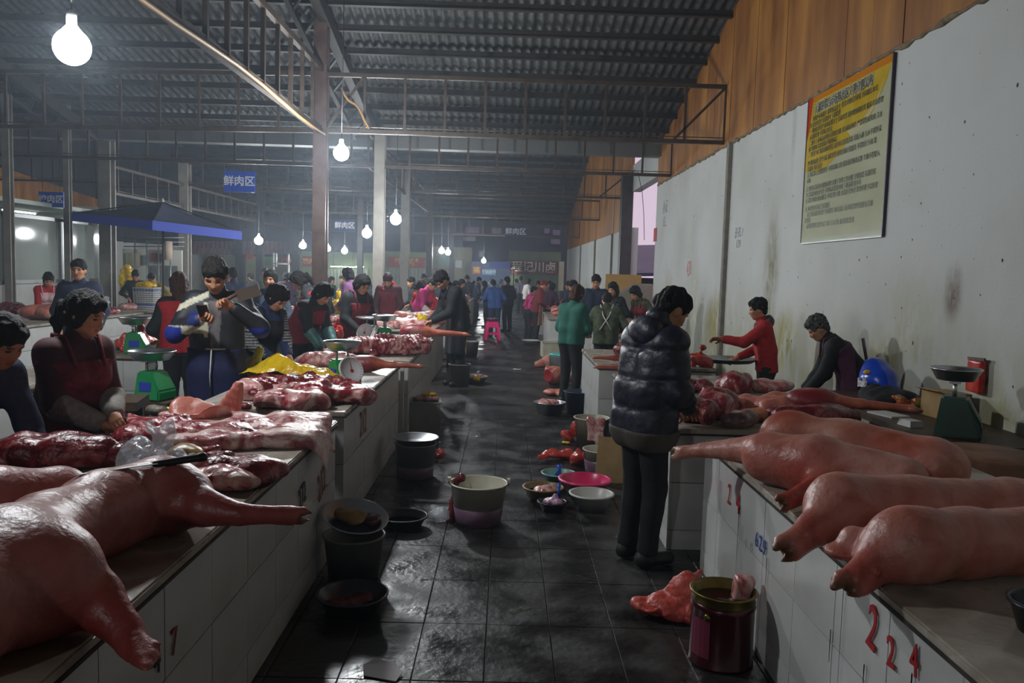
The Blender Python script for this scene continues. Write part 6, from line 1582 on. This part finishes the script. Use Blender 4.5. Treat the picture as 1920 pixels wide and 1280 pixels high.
# ================================================================== PARASOL
q = PY(306, 500, 16.6); t = root('parasol', 'square blue grey market parasol at the left, lit blue hem', 'parasol', (q.x, q.y, 0))
m_par = mat('parasol_cloth', '5a5f78', '50556c', rough=.7, scale=3); m_hem = mat('parasol_hem', '2a44b4', rough=.6)
ap = Vector((0, 0, 2.86)); cr = [Vector(p) for p in ((-1.70, -.2, 2.60), (.45, -1.55, 2.42), (1.50, .2, 2.34), (-.5, 1.6, 2.5))]
for i in range(4):
    a_, b_ = cr[i], cr[(i + 1) % 4]; V = []; n = 6; Fs = []
    for j in range(n + 1):
        for k in range(n + 1):
            u, v = j / n, k / n; e = a_.lerp(b_, v); p = ap.lerp(e, u); p = p + Vector((0, 0, -.10 * math.sin(math.pi * u) * (.4 + .6 * math.sin(math.pi * v)))); V.append(p)
    for j in range(n):
        for k in range(n): Fs.append((j * (n + 1) + k, (j + 1) * (n + 1) + k, (j + 1) * (n + 1) + k + 1, j * (n + 1) + k + 1))
    MB().add(V, Fs, True).build('canopy_panel', m_par, t)
    MB().add([a_, b_, b_ - Vector((0, 0, .17)), a_ - Vector((0, 0, .17))], [(0, 1, 2, 3)]).build('hem', m_hem, t)
    MB().tube([ap, a_ + Vector((0, 0, -.02))], .012, 6).build('rib', m_cord, t)
MB().tube([(0, 0, 0), (0, 0, 2.9)], .02, 8).build('pole', m_cord, t); MB().lathe([(.25, 0), (.25, .06), (.03, .12)], 20).build('base', m_conc, t); MB().lathe([(.03, 2.86), (.02, 2.92), (.001, 2.95)], 10).build('finial', m_sock, t)

# ================================================================== LEFT MIDDLE GROUND
q = PZ(276, 583, HL); t = root('woven_basket', 'white woven basket with two blue bands on the left counter', 'basket', (PY(276, 560, 15.6).x, 15.6, HL))
m_wv = mat('white_wicker', 'b5b6b4', rough=.6); m_wb = mat('blue_wicker', '3a56a4', rough=.6)
bw, bd, bh = .19, .16, .42; b = MB(); bb_ = MB(); bl = MB()
for k in range(11):
    z = .02 + k * bh / 11; g = 1 - .10 * (1 - z / bh); m_ = bl if k in (2, 9) else b
    m_.tube([(-bw * g, -bd * g, z), (bw * g, -bd * g, z), (bw * g, bd * g, z), (-bw * g, bd * g, z)], .015, 6, closed=True)
for k in range(8):
    x = -bw + 2 * bw * k / 7
    for e in (-1, 1): bb_.tube([(x * .9, e * bd * .91, 0), (x, e * (bd + .004), bh)], .008, 5)
for k in range(6):
    y = -bd + 2 * bd * k / 5
    for e in (-1, 1): bb_.tube([(e * bw * .91, y * .9, 0), (e * (bw + .004), y, bh)], .008, 5)
bb_.box((0, 0, .01), (bw * 1.8, bd * 1.8, .02))
b.build('weave', m_wv, t); bl.build('blue_weave', m_wb, t); bb_.build('stakes', m_wv, t)
bag('yellow bag bulging out of the white woven basket', (t.location.x, 15.6, HL + .36), (.34, .3, .2), m_yel, 170, knot=False, h=.016)
p = PY(236, 515, 17.9); bag('yellow bag hanging on the booth corner post', (p.x, p.y, p.z - .40), (.3, .26, .62), m_yel, 171, knot=False, h=.02)
p = PY(208, 545, 13.5); bag('clear bag and orange packs on the counter behind the navy jacket man', (p.x - .25, p.y, HL), (.4, .3, .34), m_clear, 172, h=.018)
lump('orange_pack', 'orange pack beside the clear bag behind the navy jacket man', 'bag', (p.x - .30, p.y + .35, HL), (.18, .16, .26), mat('orange_pack', 'c8602c', rough=.4), 173, h=.016)
p = PY(280, 640, 7.95); t = root('drink_cup', 'clear cup of yellow drink with straw on the counter corner', 'cup', (-3.50, 8.35, HL), 0); MB().lathe([(.03, 0), (.034, .002), (.042, .115), (.001, .118)], 16).build('cup', mat('yellow_drink', 'd8b048', rough=.2), t); MB().tube([(0, 0, .1), (.05, -.02, .24)], .005, 5).build('straw', m_sock, t)
tub('bowl', 'steel bowl between the green scale and the yellow drink cup', (-3.56, 8.2, HL), .1, .07, .09, m_steelb, 'bowl')
def rectbox(name, label, cat, px0, py0, px1, py1, Y, d, m, group=None, parent=None):
    p0, p1 = PY(px0, py0, Y), PY(px1, py1, Y); c = (p0 + p1) / 2; b = MB(); b.box((0, d / 2, 0), (abs(p1.x - p0.x), d, abs(p0.z - p1.z)))
    if parent is not None:
        o = b.build(name, m, parent, c - parent.location); return o
    t = root(name.replace('_panel', ''), label, cat, c, 0, group); b.build('panel' if name != 'panel' else 'face', m, t); return t
m_cream = mat('cream_panel', 'c4c0a0', 'b4b090', rough=.6, scale=2); m_pg = mat('pale_green_panel', '9fb088', '92a47c', rough=.6, scale=2); m_brick = mat('pinkish_awning', '8a6a6c', '765a5e', rough=.7, scale=5)
m_redsign = mat('red_sign', 'c23a2c', 'b03226', rough=.5); m_orange = mat('orange_sign', 'd85a34', rough=.5); m_yink = mat('sign_yellow', 'e8d060', rough=.5); m_shut = mat('shutter_white', 'b8bfae', 'a8b09e', rough=.5, scale=3)
# stall kitchen behind the parasol
t = rectbox('stall_panel', 'white stall partition with tools behind the parasol pole', 'stall', 230, 466, 341, 545, 23.0, .08, mat('stall_white', 'c9c9c0', rough=.6))
c0 = t.location.copy()
for (a0, b0, a1, b1, mm) in ((236, 474, 262, 500, m_cream), (284, 497, 333, 535, m_al), (268, 478, 275, 496, m_steelb), (286, 474, 292, 490, m_redsign), (296, 476, 302, 494, m_brick)):
    rectbox('tool', None, None, a0, b0, a1, b1, 22.9, .06, mm, parent=t)
for k in range(4):
    pq = PY(255 + 22 * k, 520, 22.85); MB().tube([(pq.x - c0.x, -.2, -1.3), (pq.x - c0.x, -.2, .8)], .02, 6).build('frame_tube', m_al, t)
pa, pb = PY(232, 462, 22.8), PY(345, 462, 22.8)
for k in range(3): MB().tube([pa - c0 + Vector((0, 0, .12 * k)), pb - c0 + Vector((0, 0, .12 * k))], .015, 6).build('rail', m_al, t)
p0 = PY(316, 487, 22.75); MB().lathe([(.001, 0), (.1, 0), (.1, .5), (.04, .51), (.04, .48), (.001, .48)], 18, c=p0 - c0).build('paper_roll', mat('roll_paper', 'c8b0a0', rough=.8), t)
MB().box((0, .04, -(c0.z) / 2 - .28), (1.6, .06, c0.z - .56)).build('support_wall', mat('stall_white', 'c9c9c0'), t)

# ================================================================== FAR STALLS
def slats(t, px0, py0, px1, py1, Y, n, m, name='slat'):
    for k in range(n):
        u = (k + .5) / n; p0, p1 = PY(px0 + (px1 - px0) * u, py0, Y), PY(px0 + (px1 - px0) * u, py1, Y); w_ = abs(PY(px1, py0, Y).x - PY(px0, py0, Y).x) / n
        c = (p0 + p1) / 2 - t.location; MB().box(c, (w_ * .8, .05, abs(p0.z - p1.z))).build(name, m, t)
def shop(label, rect, Y, d, m, boards=(), shut=None):
    t = root('market_stall', label, 'stall', PY((rect[0] + rect[2]) / 2, (rect[1] + rect[3]) / 2, Y))
    p0, p1 = PY(rect[0], rect[1], Y), PY(rect[2], rect[3], Y); zt = max(p0.z, p1.z); w_ = abs(p1.x - p0.x)
    MB().box((0, d / 2, (zt / 2) - t.location.z), (w_, d, zt)).build('wall', m, t)
    for (a0, b0, a1, b1, words, mm, ink) in boards:
        q0, q1 = PY(a0, b0, Y - .12), PY(a1, b1, Y - .12); c = (q0 + q1) / 2; ww, hh = abs(q1.x - q0.x), abs(q0.z - q1.z)
        bo = MB().box((0, 0, 0), (ww, .1, hh)).build('signboard', mm, t, c - t.location)
        if words:
            lines = words.split('\n'); mx = max(len(l) for l in lines)
            o = text('lettering', words, min(hh / len(lines) * .8, ww / mx), c + Vector((0, -.06, 0)), '-y', ink, None, bold=.008); o.parent = bo
            o.matrix_parent_inverse = Matrix.Translation(c).inverted()
    if shut: slats(t, *shut[0], Y - .05, shut[1], m_shut)
    return t
shop('stall with dark red signboard and white characters at the end of the aisle', (955, 470, 1050, 540), 46.5, 2.5, mat('olive_stall', '6a7a58', '5c6c4c', rough=.7, scale=2),
     [(955, 487, 1046, 516, '程记川卤', mat('maroon_sign', '6a1622', '5a121c', rough=.5), mat('sign_cream', 'd8d0c0', rough=.5)), (1048, 490, 1056, 545, '', m_cream, None), (948, 490, 956, 518, '', mat('tan_sign', 'b08a3c', rough=.6), None)])
tube_lamp(PY(963, 520, 46.2), .02 + .9, 'short upright white tube lamp at the left end of the dark red signboard', 'y', 20); bpy.context.scene.objects[-1] if False else None
bpy.data.objects['tube_lamp.002'].rotation_euler = (math.pi / 2, 0, 0)
shop('stall with orange red signboard and yellow characters left of the aisle', (700, 470, 800, 560), 44.0, 2.0, m_pg,
     [(728, 481, 797, 502, '小嘉食品批发\n干货调料', m_redsign, m_yink)], ((700, 503, 798, 562), 14))
shop('stall with salmon fascia right of the orange red signboard', (806, 462, 880, 560), 45.0, 2.0, m_cream,
     [(810, 503, 846, 516, '水产干货', mat('salmon_fascia', 'a8685c', rough=.6), m_cream), (822, 478, 842, 499, '', mat('pale_green_screen', '8ab09c', rough=.4), None), (854, 488, 866, 502, '', m_al, None)])
shop('stall with small orange sign and blue awning before the end of the hall', (884, 490, 956, 560), 42.0, 1.5, mat('blue_grey_stall', '5a6a8c', rough=.6),
     [(886, 499, 901, 514, '福', m_orange, m_yink), (904, 504, 930, 516, '便民服务', mat('sky_blue_sign', '2f8fc8', rough=.4), m_wl), (918, 490, 956, 503, '', mat('blue_awning', '3a4a9a', rough=.6), None)])
shop('pale green stall row in the middle left background', (560, 470, 700, 560), 40.0, 2.0, m_pg, [(528 + 40, 480, 590, 500, '猪肉', m_redsign, m_yink)], ((600, 505, 690, 560), 14))
shop('pale yellow stall row at the left with red banners', (395, 478, 558, 560), 39.0, 2.0, mat('pale_yellow_stall', 'a8a87c', '989a6c', rough=.6, scale=2),
     [(528, 480, 552, 498, '活禽区', m_redsign, m_yink), (495, 481, 508, 497, '', mat('green_poster', '5a8a4c', rough=.6), None), (462, 468, 475, 486, '', m_orange, None), (420, 478, 440, 505, '', m_cream, None), (454, 480, 460, 560, '', mat('brown_post', '6a4a3c', rough=.6), None)])
t = root('awning', 'slatted pinkish awning above the pale yellow stall row', 'awning', PY(470, 465, 38.3))
slats(t, 345, 452, 565, 477, 38.3, 26, m_brick)
for px in (350, 455, 560):
    q = PY(px, 470, 38.4) - t.location; MB().bar(q, (q.x, q.y, -t.location.z), .08).build('post', m_steel, t)
for (a0, a1, nm) in ((474, 484, 0), (508, 545, 1)):
    pass
t = root('pipe_frame', 'white pipe frame before the pale yellow stall row', 'frame', PY(525, 500, 30)); c0 = t.location
for (a0, b0, a1, b1) in ((513, 474, 513, 500), (518, 475, 518, 500), (513, 494, 542, 495), (541, 476, 541, 495), (513, 500, 513, 596), (541, 495, 541, 597)):
    MB().tube([PY(a0, b0, 30) - c0, PY(a1, b1, 30) - c0], .035, 6).build('pipe', m_sock, t)
tube_lamp(PY(643, 500, 39.3), 1.15, 'bright white tube lamp in front of the pale green stall row, left one', 'x', 40)
tube_lamp(PY(672, 500, 39.3), .5, 'bright white tube lamp in front of the pale green stall row, short right one', 'x', 40)
# building and windows beyond the far end
t = root('far_building', 'dark building with dusk lit windows beyond the end of the hall', 'building', (-4, 56, 0))
MB().box((-7, 2, 4.5), (34, 4, 9)).build('wall', mat('far_facade', '22262e', '1c2028', rough=.8, scale=1), t)
for (a0, b0, a1, b1) in ((872, 425, 898, 437), (922, 427, 940, 438), (868, 443, 892, 452), (1020, 428, 1030, 438), (1037, 431, 1050, 441), (1033, 448, 1050, 458), (898, 470, 906, 482), (960, 478, 1020, 486), (838, 426, 850, 436)):
    p0, p1 = PY(a0, b0, 55.9), PY(a1, b1, 55.9); c = (p0 + p1) / 2 - t.location
    MB().box(c, (abs(p1.x - p0.x), .2, abs(p0.z - p1.z))).build('window', mat('pale_dusk_window', '5a5464', rough=.2), t)
# things at the doorway in the right wall
b = MB(); p = PY(1205, 535, 20.5); b.box((2.95, 20.9, .95), (.9, .06, 1.5)); t = tag(b.build('board', mat('yellow_board', 'b5924a', 'a5823c', rough=.6, scale=3)), 'yellow wooden board standing in the doorway of the wall', 'board')
s_ = SDF(.03, .05); s_.box((0, 0, .8), (.40, .02, .62), .03); s_.cut((-.2, 0, 1.35), (-.6, 0, 1)); 
tag(obj('stone_board', s_.mesh('stone_board', mat('grey_board', '8f8878', '7d7668', rough=.7, scale=3)), None, (3.0, 19.3, .05), (0, 0, .1)), 'grey slab board leaning at the doorway edge', 'board')
# power cable hanging across the doorway, cables along the trusses
tag(MB().tube([PY(1196, 322, 20.4), PY(1204, 360, 20.4), PY(1207, 400, 20.4), PY(1208, 450, 20.4)], .008, 5).build('cable', m_cord), 'black cable hanging across the bright doorway', 'cable')
t = root('cable_bundle', 'pale cable bundle slung from the truss beside the brown column', 'cable', (0, 0, 0))
b = MB(); pts = [PY(640 + 52 * k / 8, 165 + 70 * (k / 8) ** 1.0 + 6 * math.sin(k), 12.7) for k in range(9)]; b.tube(pts, .018, 6); b.build('cable', mat('tan_cable', 'a07a48', rough=.6), t)
q0, q1 = Vector((-2.80, 12.7, 3.68)), Vector((-2.80, 3.0, 3.68)); b = MB(); b.tube([q0.lerp(q1, k / 12) + Vector((0, 0, -.03 * math.sin(k))) for k in range(13)], .022, 6); b.build('conduit', MATS['tan_cable'], t)

# ================================================================== HAZE AND FINISH
def haze(y0, y1, dens, colr):
    m = bpy.data.materials.new('smoky_air'); m.use_nodes = True; nt = m.node_tree
    for n in list(nt.nodes): nt.nodes.remove(n)
    v = nt.nodes.new('ShaderNodeVolumeScatter'); o = nt.nodes.new('ShaderNodeOutputMaterial')
    v.inputs['Color'].default_value = colr; v.inputs['Density'].default_value = dens; v.inputs['Anisotropy'].default_value = .35
    nt.links.new(v.outputs[0], o.inputs['Volume'])
    b = MB(); b.box((-5.6, (y0 + y1) / 2, 3.4), (17.6, y1 - y0, 6.8)); o = b.build('haze', m); o['kind'] = 'stuff'; o['label'] = 'thin blue smoke in the air between the lamps'
HAZE = 0.005
if HAZE > 0: haze(2.0, 45.8, HAZE, (.72, .84, 1.0, 1))
# lettering becomes plain mesh
bpy.context.view_layer.update(); dg = bpy.context.evaluated_depsgraph_get()
for o in [o for o in sc.objects if o.type == 'FONT']:
    me = bpy.data.meshes.new_from_object(o.evaluated_get(dg)); me.name = o.name
    n = bpy.data.objects.new(o.name.split('.')[0], me); col.objects.link(n); n.parent = o.parent; n.matrix_parent_inverse = o.matrix_parent_inverse; n.matrix_basis = o.matrix_basis
    nm = o.name; bpy.data.objects.remove(o); n.name = nm
